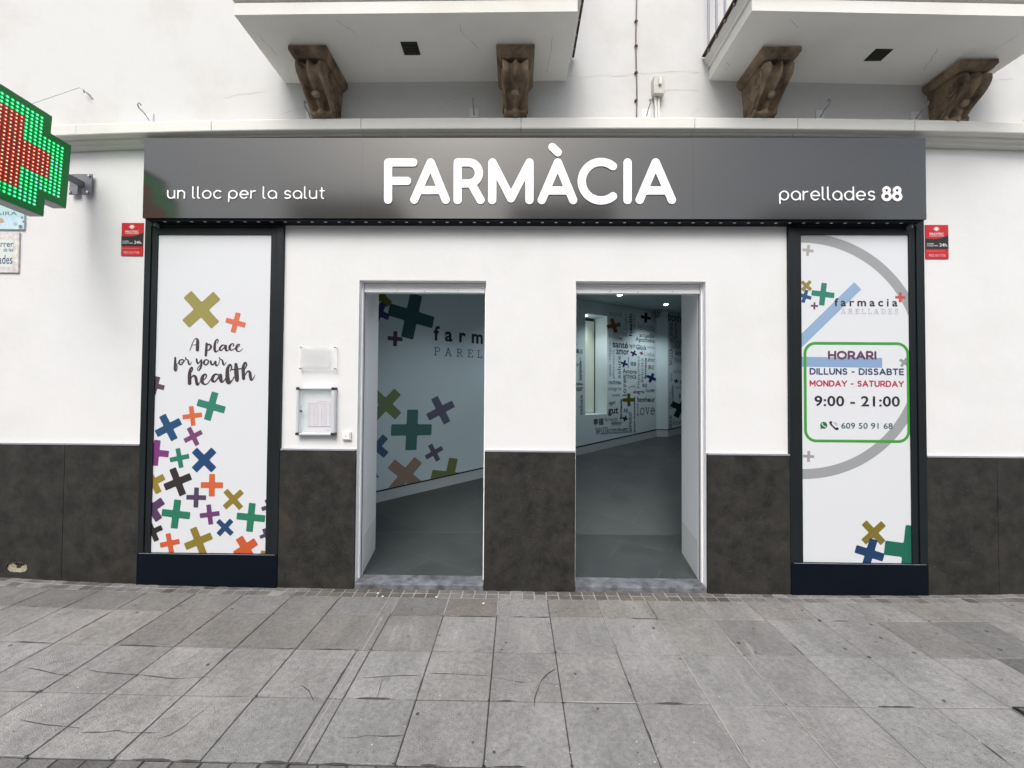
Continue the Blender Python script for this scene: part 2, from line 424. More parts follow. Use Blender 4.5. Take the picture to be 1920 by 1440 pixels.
# worn, widened stretches of joint and chipped corners
for _ in range(95):
    k = random.randrange(11, len(xs)-12); j = random.randrange(0, 4); y1, y0 = ys[j], ys[j+1]; x_ = xs[k]
    if x_ > 1.0 and random.random() < .6: continue
    wd_ = random.uniform(.005, .010)
    if random.random() < .5:
        a = random.uniform(y0, y1); strip(pv, [(x_+random.uniform(-.002, .002), a), (x_+random.uniform(-.002, .002), max(y0, a-random.uniform(.04, .25)))], wd_, 0.0014, 3, rag=.7)
    else:
        a = random.uniform(xs[k], xs[k+1]); strip(pv, [(a, y0+random.uniform(-.002, .002)), (min(xs[k+1], a+random.uniform(.04, .25)), y0+random.uniform(-.002, .002))], wd_, 0.0014, 3, rag=.7)
for _ in range(46):
    k = random.randrange(11, len(xs)-12); j = random.randrange(1, 5); cx_, cy_ = xs[k]+random.uniform(-.006, .006), ys[j]+random.uniform(-.006, .006); rr_ = random.uniform(.005, .014); n = 8
    pv.add([(cx_+math.cos(q*2*math.pi/n)*rr_*random.uniform(.4, 1.2), cy_+math.sin(q*2*math.pi/n)*rr_*random.uniform(.4, 1.2), gz(cx_)+.0016) for q in range(n)], [tuple(range(n))], 3 if random.random() < .7 else 1)
# cracks traced on the slabs
def cr(pts, wd=0.0035):
    strip(pv, [tuple(G(px, py))[:2] for px, py in pts], wd, 0.0022, 3, rag=0.6)
C2 = lambda l: [(x/2.322, 820+y/2.322) for x, y in l]
C3 = lambda l: [(640+x/3, 1040+y/3) for x, y in l]
cr(C2([(100, 1012), (170, 1022), (250, 1040), (320, 1047)])); cr(C2([(375, 1018), (450, 1030), (620, 1040), (760, 1055), (850, 1050), (910, 1045)]))
cr(C2([(85, 1238), (200, 1258), (365, 1272)])); cr(C2([(350, 1290), (450, 1288), (510, 1280), (560, 1290), (685, 1290)]))
cr(C2([(670, 1320), (740, 1300), (800, 1262), (860, 1210), (925, 1165)])); cr(C2([(1310, 1080), (1345, 1105), (1368, 1155)]))
cr(C3([(95, 695), (180, 692), (330, 680), (420, 682), (468, 690)])); cr(C3([(500, 670), (620, 672), (760, 680), (838, 684)]))
cr(C3([(848, 690), (900, 700), (960, 712), (1045, 724)])); cr(C3([(1210, 640), (1160, 672), (1125, 710), (1105, 760), (1088, 810), (1085, 862)]), 0.005)
cr(C3([(1130, 730), (1180, 728), (1225, 736)])); cr(C3([(0, 1035), (90, 1030), (145, 1018), (230, 1024), (360, 1020)]))
cr(C3([(235, 690), (215, 760), (192, 832)]), 0.0025); cr(C3([(1855, 482), (1900, 500), (1915, 512)]))
# gum spots and paint specks
def blob(px, py, r, mi=4):
    g = G(px, py); n = 9; o = random.uniform(0, 6)
    v = [(g.x+math.cos(o+k*2*math.pi/n)*r*random.uniform(.7, 1.15), g.y+math.sin(o+k*2*math.pi/n)*r*random.uniform(.7, 1.1), gz(g.x)+0.0023) for k in range(n)]
    pv.add(v, [tuple(range(n))], mi)
for px, py in C3([(395, 308), (375, 460), (928, 496), (902, 536), (1316, 672), (1757, 414), (1907, 588), (1645, 302), (1645, 406), (430, 898), (858, 1114), (740, 1058), (1443, 868), (550, 455), (1208, 325)]):
    blob(px, py, random.uniform(0.006, 0.011))
for x_, y_ in [(567, 372), (493, 443), (1028, 474), (1178, 440), (1246, 332), (1155, 353), (1370, 495), (1520, 735), (1802, 484), (1484, 400), (1735, 393), (1375, 1200), (575, 490), (68, 370), (811, 281), (1205, 421), (1860, 270)]:
    blob(1200+x_/2.667, 1040+y_/2.667, random.uniform(0.007, 0.013))
for px, py in C2([(905, 993), (590, 740), (785, 740), (45, 920), (595, 771), (1010, 750)]): blob(px, py, 0.011)
for _ in range(90):
    blob(random.uniform(0, 1920), random.uniform(1120, 1436), random.uniform(0.0015, 0.004), 4)
for _ in range(110):
    px = random.choice([random.gauss(1420, 200), random.gauss(1050, 250), random.uniform(0, 1920)]); blob(px, random.uniform(1112, 1436), random.uniform(0.0012, 0.0035), 5)
for px, py in C3([(232, 236), (205, 218), (535, 240), (800, 275)]): blob(px, py, 0.010, 5)
pavement = pv.build("pavement", [M_TILE, M_GROUT, M_GROUTL, M_CRACKG, M_GUM, M_SPECK, M_GROUTM], attr="tone")
tag(pavement, kind="structure")
# pale dried washes running out from the doors
def wash_mat():
    m = bpy.data.materials.new("dried_wash"); m.use_nodes = True; n = m.node_tree.nodes; l = m.node_tree.links; b = n["Principled BSDF"]
    b.inputs['Base Color'].default_value = (0.40, 0.39, 0.385, 1); b.inputs['Roughness'].default_value = 0.9
    tc = n.new("ShaderNodeTexCoord"); mp = n.new("ShaderNodeMapping"); mp.inputs['Scale'].default_value = (26, 5, 1); l.new(tc.outputs['Object'], mp.inputs[0])
    t = n.new("ShaderNodeTexNoise"); t.inputs['Scale'].default_value = 1; t.inputs['Detail'].default_value = 5; l.new(mp.outputs[0], t.inputs['Vector'])
    uv = n.new("ShaderNodeAttribute"); uv.attribute_name = "tone"
    r = n.new("ShaderNodeMapRange"); r.inputs[1].default_value = 0.35; r.inputs[2].default_value = 0.75; r.inputs[3].default_value = 0.03; r.inputs[4].default_value = .62; l.new(t.outputs['Fac'], r.inputs[0])
    mu = n.new("ShaderNodeMath"); mu.operation = 'MULTIPLY'; l.new(r.outputs[0], mu.inputs[0]); l.new(uv.outputs['Fac'], mu.inputs[1]); l.new(mu.outputs[0], b.inputs['Alpha'])
    return m
wb = MB()
def wash(pts, wd):
    P = [G(*p) for p in pts]; wd *= 1.6
    n = 14; rows = []
    for k in range(n+1):
        t = k/n*(len(P)-1); i = min(int(t), len(P)-2); p = P[i].lerp(P[i+1], t-i)
        ww = wd*random.uniform(.75, 1.2); rows.append([(p.x+ww*s, p.y, gz(p.x)+0.0027) for s in (-1, -.4, .4, 1)])
    for k in range(n):
        e = min(1, min(k, n-1-k)/3.0)
        for j in range(3):
            wb.quad(rows[k][j], rows[k][j+1], rows[k+1][j+1], rows[k+1][j], 0, (e*(1 if j == 1 else .45),)*3)
for pts, wd in (([(738, 1166), (728, 1230)], .035), ([(775, 1166), (780, 1230)], .045), ([(752, 1165), (745, 1200)], .03), ([(1068, 1172), (1070, 1236)], .03), ([(1080, 1172), (1090, 1236)], .03), ([(1160, 1175), (1180, 1236)], .05), ([(1185, 1172), (1182, 1230)], .03), ([(1215, 1172), (1235, 1236)], .04), ([(1330, 1178), (1380, 1270), (1420, 1330)], .05), ([(1240, 1180), (1300, 1236)], .05), ([(1390, 1190), (1420, 1238)], .02), ([(1400, 1335), (1460, 1430)], .07), ([(985, 1170), (1000, 1230)], .09), ([(860, 1170), (850, 1230)], .10)):
    wash(pts, wd)
o = wb.build("dried_wash_stains", wash_mat(), attr="tone"); tag(o, kind="structure"); o.parent = pavement
rb = MB(); rb.quad((-60, -60, -0.12), (60, -60, -0.12), (60, -1.9, -0.12), (-60, -1.9, -0.12))
tag(rb.build("road", mat("pale_bounce_road", (0.24, 0.24, 0.235), 0.85, noise=0.3, nscale=60, bump=0.4, bscale=150)), kind="structure")  # out of view; made pale to bounce light up onto the front
# the sunken tiled inspection cover at the edge of the view
c0 = thing("inspection_cover", (2.62, -1.2, 0), "dark tiled inspection cover with a black gap in the paving at far right", "inspection cover")
b = MB(); xa = 2.43
b.box(xa, xa+0.62, -1.40, -1.066, 0.003+gz(2.7), 0.006+gz(2.7)); b.build("gap", M_BLACK, c0)
b = MB(); b.box(xa+.012, xa+0.61, -1.39, -1.078, 0.003+gz(2.7), 0.0095+gz(2.7)); b.build("cover_plate", mat("dark_cover_tile", (0.085, 0.085, 0.085), 0.7, noise=.3, nscale=15, bump=.3), c0)

# ================================================================== THE BUILDING
bld = thing("pharmacy_building", (0, 0, 0), "white rendered street building with dark stone plinth, two open doorways and balconies above", "building")
# openings: x0, x1, z0, z1
DL, DR, DTOP = (-1.243, -0.244), (0.459, 1.468), 2.399
def cz(x):
    return -0.0011*min(abs(x-0.3), 4.6)**2.9
def wall_panels(mb, xs_, zs_, holes, y, flip=False, mi=lambda x, z: 0):
    for i in range(len(xs_)-1):
        for j in range(len(zs_)-1):
            xm, zm = (xs_[i]+xs_[i+1])/2, (zs_[j]+zs_[j+1])/2
            if any(h[0] < xm < h[1] and h[2] < zm < h[3] for h in holes): continue
            q = [(xs_[i], y, zs_[j]), (xs_[i+1], y, zs_[j]), (xs_[i+1], y, zs_[j+1]), (xs_[i], y, zs_[j+1])]
            if flip: q = q[::-1]
            mb.quad(*q, mi(xm, zm))
b = MB()
wall_panels(b, [-9, DL[0], DL[1], DR[0], DR[1], 9], [-0.1, DTOP, 3.53, 8.8], [(DL[0], DL[1], -1, DTOP), (DR[0], DR[1], -1, DTOP)], 0.0, mi=lambda x, z: 1 if z > 3.53 else 0)
b.box(-9, 9, 0.3, 0.66, 2.7, 8.8, 1); b.quad((-9, 0, 8.8), (9, 0, 8.8), (9, .3, 8.8), (-9, .3, 8.8), 1)
b.quad((-9, 0, -.1), (-9, 0, 8.8), (-9, .66, 8.8), (-9, .66, -.1), 1); b.quad((9, 0, -.1), (9, .66, -.1), (9, .66, 8.8), (9, 0, 8.8), 1)
wall = b.build("wall", [M_PLASTER, M_OLD], bld)
# hairline cracks in the old render and on the slab
def wcr(mb, pts, wd, y=-0.0012):
    P = [W(px, py) for px, py in pts]; Q = []
    for a, c in zip(P[:-1], P[1:]):
        for k in range(6): Q.append(a.lerp(c, k/6)+Vector((0, 0, random.uniform(-.004, .004))))
    Q.append(P[-1]); n = len(Q); L = []; R_ = []
    for i, p in enumerate(Q):
        t = (Q[min(i+1, n-1)]-Q[max(i-1, 0)]).normalized(); nn = Vector((-t.z, 0, t.x)); w2 = wd/2*random.uniform(.4, 1.3)
        L.append(p+nn*w2); R_.append(p-nn*w2)
    mb.add([(q.x, y, q.z) for q in L]+[(q.x, y, q.z) for q in R_], [(n+i, n+i+1, i+1, i) for i in range(n-1)])
b = MB()
for pts in ([(1163, 143), (1192, 139), (1225, 137), (1260, 134), (1310, 136)], [(1240, 172), (1262, 168), (1290, 169), (1312, 170)], [(820, 208), (840, 190), (880, 175), (915, 156)],
            [(1295, 218), (1305, 208), (1312, 204)], [(1640, 220), (1660, 206), (1675, 205)], [(420, 185), (445, 178), (500, 172)], [(1060, 140), (1090, 146), (1120, 142), (1160, 143)], [(520, 215), (560, 205), (590, 200)], [(1845, 160), (1870, 150), (1900, 148)]):
    wcr(b, pts, 0.0022)
b.build("hairline_cracks", M_CRACK, bld)
# string course (slightly sagging at both ends, as on the old front)
prof = [(0.0, 3.640), (-0.118, 3.610), (-0.122, 3.604), (-0.122, 3.532), (-0.118, 3.526), (-0.075, 3.522), (-0.070, 3.508), (-0.045, 3.500), (-0.040, 3.482), (0.0, 3.478)]
joints = [-9, -6.5, -4.6, -3.4, -2.35, -1.2, 0.02, 1.33, 2.1, 2.97, 3.9, 5.2, 7, 9]
b = MB()
for a, c in zip(joints[:-1], joints[1:]):
    n = max(2, int((c-a)/0.25)); g = 0.0022 if a in (-2.35, 0.02, 1.33, 2.97) or c in (-2.35, 0.02, 1.33, 2.97) else 0.0
    X_ = [a+g+(c-a-2*g)*k/n for k in range(n+1)]; np_ = len(prof)
    v = [(x_, p[0], p[1]+cz(x_)) for x_ in X_ for p in prof]
    f = [(i*np_+k+1, i*np_+k, (i+1)*np_+k, (i+1)*np_+k+1) for i in range(n) for k in range(np_-1)]
    f += [tuple(range(np_)), tuple(n*np_+k for k in range(np_))[::-1]]
    b.add(v, f)
b.build("string_course", M_CORN, bld)
# dark stone cladding
def clad_mat():
    m = mat("dark_stone_cladding", (0.040, 0.037, 0.032), 0.42, spec=0.2)
    n = m.node_tree.nodes; l = m.node_tree.links; bb = n["Principled BSDF"]; tc = n.new("ShaderNodeTexCoord")
    t = n.new("ShaderNodeTexNoise"); t.inputs['Scale'].default_value = 7; t.inputs['Detail'].default_value = 14; t.inputs['Roughness'].default_value = .78; l.new(tc.outputs['Object'], t.inputs['Vector'])
    r = n.new("ShaderNodeValToRGB"); e = r.color_ramp.elements; e[0].position = .3; e[0].color = (0.010, 0.0102, 0.0098, 1); e[1].position = .72; e[1].color = (0.046, 0.0435, 0.039, 1)
    l.new(t.outputs['Fac'], r.inputs['Fac'])
    t2 = n.new("ShaderNodeTexNoise"); t2.inputs['Scale'].default_value = 95; t2.inputs['Detail'].default_value = 3; l.new(tc.outputs['Object'], t2.inputs['Vector'])
    r2 = n.new("ShaderNodeMapRange"); r2.inputs[1].default_value = .69; r2.inputs[2].default_value = .76; r2.inputs[3].default_value = 0; r2.inputs[4].default_value = .5; l.new(t2.outputs['Fac'], r2.inputs[0])
    t3 = n.new("ShaderNodeTexNoise"); t3.inputs['Scale'].default_value = 3.1; t3.inputs['Detail'].default_value = 6; l.new(tc.outputs['Object'], t3.inputs['Vector'])
    r3 = n.new("ShaderNodeMapRange"); r3.inputs[1].default_value = .64; r3.inputs[2].default_value = .80; r3.inputs[3].default_value = 0; r3.inputs[4].default_value = .22; l.new(t3.outputs['Fac'], r3.inputs[0])
    m1 = n.new("ShaderNodeMixRGB"); l.new(r3.outputs[0], m1.inputs[0]); l.new(r.outputs[0], m1.inputs[1]); m1.inputs[2].default_value = (0.10, 0.060, 0.028, 1)
    m2 = n.new("ShaderNodeMixRGB"); l.new(r2.outputs[0], m2.inputs[0]); l.new(m1.outputs[0], m2.inputs[1]); m2.inputs[2].default_value = (0.26, 0.25, 0.23, 1)
    l.new(m2.outputs[0], bb.inputs['Base Color'])
    bp = n.new("ShaderNodeBump"); bp.inputs['Strength'].default_value = .15; bp.inputs['Distance'].default_value = .01; l.new(t.outputs['Fac'], bp.inputs['Height']); l.new(bp.outputs[0], bb.inputs['Normal'])
    rr = n.new("ShaderNodeMapRange"); rr.inputs[3].default_value = .32; rr.inputs[4].default_value = .62; l.new(t.outputs['Fac'], rr.inputs[0]); l.new(rr.outputs[0], bb.inputs['Roughness'])
    return m
M_CLAD = clad_mat()
panels = [(-8.9, -4.72, 1.09), (-4.718, -3.535, 1.09), (-3.532, -2.940, 1.086), (-1.838, DL[0]-.002, 1.062), (DL[1]+.001, DR[0]-.001, 1.064), (DR[1]+.002, 2.100, 1.055), (3.1315, 3.660, 1.052), (3.663, 4.9, 1.052), (4.903, 8.9, 1.052)]
for k, (a, c, zt) in enumerate(panels):
    b = MB()
    if k == 1:   # this slab has a broken round hole near the ground
        hc = W(37, 1062); cx_, cz_, rx_, rz_ = hc.x, hc.z, 0.085, 0.046; n = 28
        ring = [(cx_+math.cos(2*math.pi*q/n)*rx_*random.uniform(.93, 1.05), cz_+max(-.86, math.sin(2*math.pi*q/n))*rz_*random.uniform(.95, 1.05)) for q in range(n)]
        z0_ = -0.02
        rect = []
        for q in range(n):
            an = 2*math.pi*q/n; dx, dz = math.cos(an), math.sin(an)
            tx = ((c-cx_) if dx > 0 else (a-cx_))/dx if abs(dx) > 1e-6 else 1e9; tz = ((zt-cz_) if dz > 0 else (z0_-cz_))/dz if abs(dz) > 1e-6 else 1e9
            t = min(tx, tz); rect.append((cx_+dx*t, cz_+dz*t))
        for q in range(n):
            j = (q+1) % n; P = [ring[q], rect[q], rect[j], ring[j]]
            cn = None
            if abs(rect[q][0]-rect[j][0]) > 1e-4 and abs(rect[q][1]-rect[j][1]) > 1e-4:
                cn = (c if rect[q][0]+rect[j][0] > 2*cx_ else a, zt if rect[q][1]+rect[j][1] > 2*cz_ else z0_); P = [ring[q], rect[q], cn, rect[j], ring[j]]
            b.add([(p[0], -0.02, p[1]) for p in P][::-1], [tuple(range(len(P)))])
            b.quad((ring[q][0], -.02, ring[q][1]), (ring[j][0], -.02, ring[j][1]), (ring[j][0], -.003, ring[j][1]), (ring[q][0], -.003, ring[q][1]))
        b.box(a, c, -.02, -.001, zt-.0005, zt)
        slab = b.build("stone_plinth_slab", M_CLAD, bld); tag(slab, "slab with a ragged hole near the pavement")
        h = MB(); nn = 14
        for q in range(nn):
            for rr_ in range(4):
                a0, a1 = 2*math.pi*q/nn, 2*math.pi*(q+1)/nn; s0, s1 = 1-rr_*.25, 1-(rr_+1)*.25
                dpt = lambda s_: -.004-.014*(s_ > .8)-0.0
                P = [(cx_+.8*0+math.cos(t)*rx_*s_*1.02, -.003-.010*s_*random.uniform(.5, 1.1), cz_+math.sin(t)*rz_*s_*1.02) for t, s_ in ((a0, s0), (a1, s0), (a1, s1), (a0, s1))]
                dark = (math.sin((a0+a1)/2) > -.15 and -.9 < math.cos((a0+a1)/2) < .95 and s0 < .9) or s0 < .45
                h.quad(*P, 1 if dark and math.cos((a0+a1)/2)*s0 > -.35 else 0)
        h.build("foam_filling", [mat("yellowed_foam", (0.40, 0.37, 0.26), .9, noise=.4, nscale=30, bump=.6), mat("dark_hole", (0.012, 0.009, 0.006), .95)], slab)
        continue
    b.box(a, c, -0.02, 0.004, -0.02, zt); b.build("stone_plinth_slab", M_CLAD, bld, bevel=0.0012)
for a, c, zt in ((-8.9, -2.943, 1.088), (-1.832, DL[0]-.003, 1.062), (DL[1]+.004, DR[0]-.004, 1.064), (DR[1]+.003, 2.096, 1.055), (3.134, 8.9, 1.052)):
    b = MB(); b.box(a, c, -0.024, 0.003, zt+.0005, zt+0.012); b.build("plinth_edge_trim", M_TRIM, bld)

# doorways
def doorway(x0, x1, side):
    """side: -1 the jamb on the left shows, +1 the one on the right"""
    xi0, xi1 = x0-0.085, x1+0.095; Y = 0.66
    b = MB()
    zt_in = 2.52
    # shallow outer rebate, then the splayed passage
    b.quad((x0, 0, -.02), (x0, 0, DTOP), (x0, .115, DTOP), (x0, .115, -.02), 0)
    b.quad((x1, 0, DTOP), (x1, 0, -.02), (x1, .115, -.02), (x1, .115, DTOP), 0)
    b.quad((x0, 0, DTOP), (x1, 0, DTOP), (x1, .115, DTOP), (x0, .115, DTOP), 0)
    b.quad((x0, .115, DTOP), (x1, .115, DTOP), (x1, .115, zt_in), (x0, .115, zt_in), 0)
    b.quad((x0, .115, .33), (x0, .115, zt_in), (xi0, Y, zt_in), (xi0, Y, .33), 0)
    b.quad((x1, .115, zt_in), (x1, .115, .33), (xi1, Y, .33), (xi1, Y, zt_in), 0)
    b.quad((x0, .115, .0), (x0, .115, .33), (xi0, Y, .33), (xi0, Y, .0), 1)
    b.quad((x1, .115, .33), (x1, .115, .0), (xi1, Y, .0), (xi1, Y, .33), 1)
    b.quad((x0, .115, zt_in), (x1, .115, zt_in), (xi1, Y, zt_in), (xi0, Y, zt_in), 0)
    d = b.build("doorway", [M_REVEAL, M_REVBASE], bld)
    tag(d, "left open doorway beside the notice case" if side < 0 else "right open doorway showing the mural words")
    # corner beads and shutter guides
    for xx, s in ((x0, 1), (x1, -1)):
        g = MB(); g.box(min(xx, xx+s*.012), max(xx, xx+s*.012), 0.052, 0.118, 0.045, DTOP-.002); g.build("shutter_guide", M_WHITEMETAL, d, bevel=.001)
        g = MB(); g.box(min(xx+s*.012, xx+s*.0135), max(xx+s*.012, xx+s*.0135), 0.080, 0.090, 0.05, DTOP-.003); g.build("guide_slot", M_BLACK, d)
    # rolled-up shutter showing its last slats
    sh = MB(); z = DTOP-.003
    for k, hgt in enumerate((.020, .022, .034)):
        off = (.004, .002, -.004)[k]
        sh.box(x0+.014, x1-.014, .066+off, .112, z-hgt, z-.0018); z -= hgt
    sh = sh.build("roller_shutter", M_WHITEMETAL, d, bevel=.003)
    for fx in (.28, .5, .77):
        g = MB(); xx = x0+(x1-x0)*fx; zz = z+.017 if fx != .5 else z+.010
        g.tube([(xx, .066, zz), (xx, .058, zz)], .0035, 8); g.build("screw", M_GREYMETAL, sh)
    # worn marble threshold
    t = MB(); t.box(x0+.0005, x1-.0005, -0.016, 0.135, -.015, 0.040); t.build("threshold", M_MARBLE, d, bevel=.006)
doorway(*DL, -1); doorway(*DR, 1)

# ------------------------------------------------------------------ display windows
CC = {}
def colm(rgb):
    k = "print_%d_%d_%d" % rgb
    if k not in CC: CC[k] = mat(k, tuple(.76*c for c in lin(*rgb)), 0.5, coat=0.1)
    return CC[k]
class Print:
    """one printed sheet: mesh with a material per colour and paper-thin layers"""
    def __init__(s, y0, fn=None): s.mb = MB(); s.mats = []; s.y = y0; s.lay = 0; s.fnl = fn
    def mi(s, m):
        if m not in s.mats: s.mats.append(m)
        return s.mats.index(m)
    def fn(s):
        s.lay += 1; d = 0.0002+0.00005*s.lay
        return (lambda x_, z_: (x_, s.y-d, z_)) if s.fnl is None else (lambda x_, z_: s.fnl(x_, z_, d))
    def poly(s, P, m): put_poly(s.mb, P, s.fn(), s.mi(m))
    def text(s, t, x0, x1, z0, z1, m, **k): put_text(s.mb, t, x0, x1, z0, z1, s.fn(), s.mi(m), **k)
    def strokes(s, st, m, step): 
        v, f = loops_mesh(contours(st, step)); g = s.fn(); s.mb.add([g(p[0], p[1]) for p in v], f, s.mi(m))
def P2(px, py, y): p = W(px, py, y); return (p.x, p.z)
def smooth_path(pts, n=5):
    out = []
    for i in range(len(pts)-1):
        p0, p1, p2, p3 = pts[max(i-1, 0)], pts[i], pts[i+1], pts[min(i+2, len(pts)-1)]
        for k in range(n):
            t = k/n
            out.append(tuple(0.5*(2*p1[c]+(p2[c]-p0[c])*t+(2*p0[c]-5*p1[c]+4*p2[c]-p3[c])*t*t+(3*p1[c]-p0[c]-3*p2[c]+p3[c])*t**3) for c in range(len(p1))))
    out.append(tuple(pts[-1])); return out

def display_window(xo0, xo1, zb, zt, xi0, xi1, xp0, xp1, zp0, zp1, label):
    # outer frame = the part's own mesh
    b = MB(); y = -.026
    b.box(xo0, xi0, y, .003, zb, zt); b.box(xi1, xo1, y, .003, zb, zt); b.box(xi0, xi1, y, .003, zp1+.062, zt)
    w_ = b.build("display_window", M_FRAME, bld, bevel=.003); tag(w_, label)
    b = MB(); y = -.018
    b.box(xi0+.004, xp0, y, .002, zb, zp1+.056); b.box(xp1, xi1-.004, y, .002, zb, zp1+.056); b.box(xp0, xp1, y, .002, zp1, zp1+.056)
    b.build("sash", M_FRAME, w_, bevel=.002)
    b = MB(); b.box(xo0+.001, xo1-.001, -.028, .003, 0.0, zb-.002); b.build("base_panel", M_FRAME2, w_, bevel=.003)
    b = MB(); b.box(xo0+.02, xo1-.02, -.030, -.0275, zb-.0015, zb+.001); b.build("drip_strip", M_TRIM, w_)
    return w_
wl = display_window(-2.938, -1.838, .256, 2.872, -2.890, -1.893, -2.842, -1.940, .25, 2.752, "left display window with coloured plus signs and handwritten slogan")
YP = -.008
pr = Print(YP)
pr.poly([(-2.842, .2565), (-1.940, .2565), (-1.940, 2.752), (-2.842, 2.752)], M_POSTER)
def crossL(cx, cy, L, w_, ang, rgb, sc, ox, oy, pr=pr, rect=(-2.842, -1.940, .2568, 2.752), y=YP):
    px, py = ox+cx/sc, oy+cy/sc
    a = W(px-L/sc, py, y); c = W(px+L/sc, py, y); m = W(px, py, y); Lw = (c.x-a.x)/2
    P = clip_rect(plus_poly(m.x, m.z, Lw, Lw*w_/L, ang), *rect)
    if P: pr.poly(P, colm(rgb))
for r in ((258, 83, 62, 17, 14, (84, 68, 84)), (634, 222, 97, 24, 15, (42, 128, 106)), (506, 288, 66, 16, -8, (214, 104, 58)), (345, 366, 92, 25, -28, (26, 76, 116)),
          (512, 426, 66, 16, -28, (118, 62, 108)), (262, 537, 86, 22, 5, (122, 50, 118)), (420, 572, 66, 16, -12, (32, 122, 98)), (586, 585, 94, 25, 44, (18, 66, 112)),
          (408, 732, 96, 24, -23, (44, 38, 36)), (639, 755, 75, 20, 0, (212, 98, 52)), (245, 735, 80, 22, -28, (148, 128, 42)), (533, 838, 67, 16, 1, (76, 58, 88)),
          (783, 851, 80, 19, 47, (142, 122, 42)), (232, 912, 92, 27, -35, (82, 54, 92)), (396, 950, 96, 24, 6, (30, 120, 92)), (624, 953, 67, 16, -8, (108, 55, 110)),
          (902, 972, 96, 23, 5, (30, 122, 92)), (727, 1040, 66, 17, 42, (22, 66, 108)), (1024, 900, 52, 14, -20, (76, 56, 84)), (240, 1068, 68, 18, -25, (40, 32, 32)),
          (355, 1147, 67, 17, -12, (208, 92, 50)), (548, 1133, 96, 24, -23, (138, 122, 36)), (866, 1180, 84, 27, -33, (204, 88, 44)), (1004, 1090, 44, 12, -22, (74, 56, 84)), (1012, 1216, 44, 13, 12, (140, 124, 40))):
    crossL(*r, 3.6, 220, 700)
crossL(668, 765, 166, 42, 47, (154, 146, 76), 4.235, 220, 400); crossL(940, 868, 80, 20, 14, (218, 112, 82), 4.235, 220, 400)
SCR = [
 [(465,380,6),(490,310,7),(520,230,7),(560,160,8),(600,152,14),(615,190,28),(613,270,31),(610,365,32)], [(495,275,6),(600,265,7)],
 [(785,245,22),(780,330,25),(775,400,26),(768,468,24)], [(790,290,10),(830,258,14),(865,290,20),(860,330,20),(825,368,11),(800,375,8)],
 [(985,235,8),(1005,190,9),(985,165,11),(950,210,19),(937,300,26),(940,375,24),(962,400,16),(1000,380,8),(1030,340,6)],
 [(1140,290,11),(1090,272,13),(1045,315,18),(1035,355,18),(1062,375,12),(1105,335,9),(1142,290,14)], [(1150,285,20),(1145,335,25),(1160,378,18),(1190,372,9),(1215,345,6)],
 [(1290,290,12),(1300,257,11),(1265,248,11),(1225,290,22),(1222,340,22),(1252,372,12),(1300,350,8),(1335,320,6)],
 [(1330,330,6),(1390,300,8),(1408,268,12),(1383,258,12),(1352,300,21),(1348,355,22),(1378,392,11),(1420,385,8),(1470,338,5)],
 [(190,515,19),(188,620,23),(184,735,24),(202,762,11),(224,720,9),(222,660,9),(215,640,7),(260,600,6)],
 [(330,545,11),(280,562,15),(262,610,17),(290,643,14),(335,615,11),(350,570,13),(330,545,11)], [(300,600,6),(350,590,7),(385,545,7)],
 [(388,515,15),(400,540,9),(430,562,15),(442,610,19),(455,643,14),(480,630,8),(505,590,5)],
 [(595,540,18),(602,590,19),(622,622,14),(655,590,9),(680,560,14)], [(683,560,19),(683,650,21),(660,725,17),(625,755,9),(612,720,8),(650,665,7),(720,595,6)],
 [(782,548,11),(742,572,17),(737,620,19),(766,650,13),(808,618,15),(818,572,15),(782,548,11)],
 [(862,575,16),(872,625,21),(900,650,13),(930,610,11),(945,590,15)], [(952,590,21),(958,645,20),(985,662,11),(1015,620,7),(1030,560,6)],
 [(1028,517,15),(1040,540,9),(1078,556,13),(1092,600,19),(1104,645,16),(1130,638,8),(1160,597,5)],
 [(500,780,9),(522,730,11),(503,695,15),(474,745,25),(460,850,34),(463,995,36)], [(480,910,9),(530,855,17),(575,878,27),(592,960,29),(610,1020,26),(650,990,10),(670,960,7)],
 [(680,960,9),(758,905,11),(782,852,14),(754,826,17),(708,872,29),(696,950,35),(728,1008,20),(788,1010,10),(850,940,9),(880,890,9)],
 [(1010,840,14),(952,826,18),(902,880,29),(893,938,29),(930,968,18),(980,925,14),(1030,860,22)], [(1048,842,30),(1052,910,34),(1065,965,28),(1108,955,12),(1150,890,9)],
 [(1235,765,10),(1258,692,14),(1225,645,20),(1182,725,32),(1178,860,40),(1188,955,44),(1212,985,32),(1270,940,12),(1300,880,10)],
 [(1340,640,30),(1346,750,42),(1355,890,44),(1362,945,30)], [(1265,737,13),(1400,725,13),(1460,716,11)],
 [(1502,735,10),(1543,650,14),(1514,605,18),(1477,690,29),(1480,800,33),(1484,905,32)], [(1510,850,9),(1562,772,15),(1603,790,25),(1612,870,29),(1630,930,24),(1662,912,11),(1700,842,6)]]
def scr_pt(p):
    a = P2(310+p[0]/10.105, 620+p[1]/10.105, YP); return (a[0], a[1], p[2]/10.105*(DIST+YP)/FPX)
pr.strokes([[scr_pt(p) for p in smooth_path(s, 5)] for s in SCR], colm((66, 54, 58)), 0.0011)
pr.mb.build("window_print", pr.mats, wl)

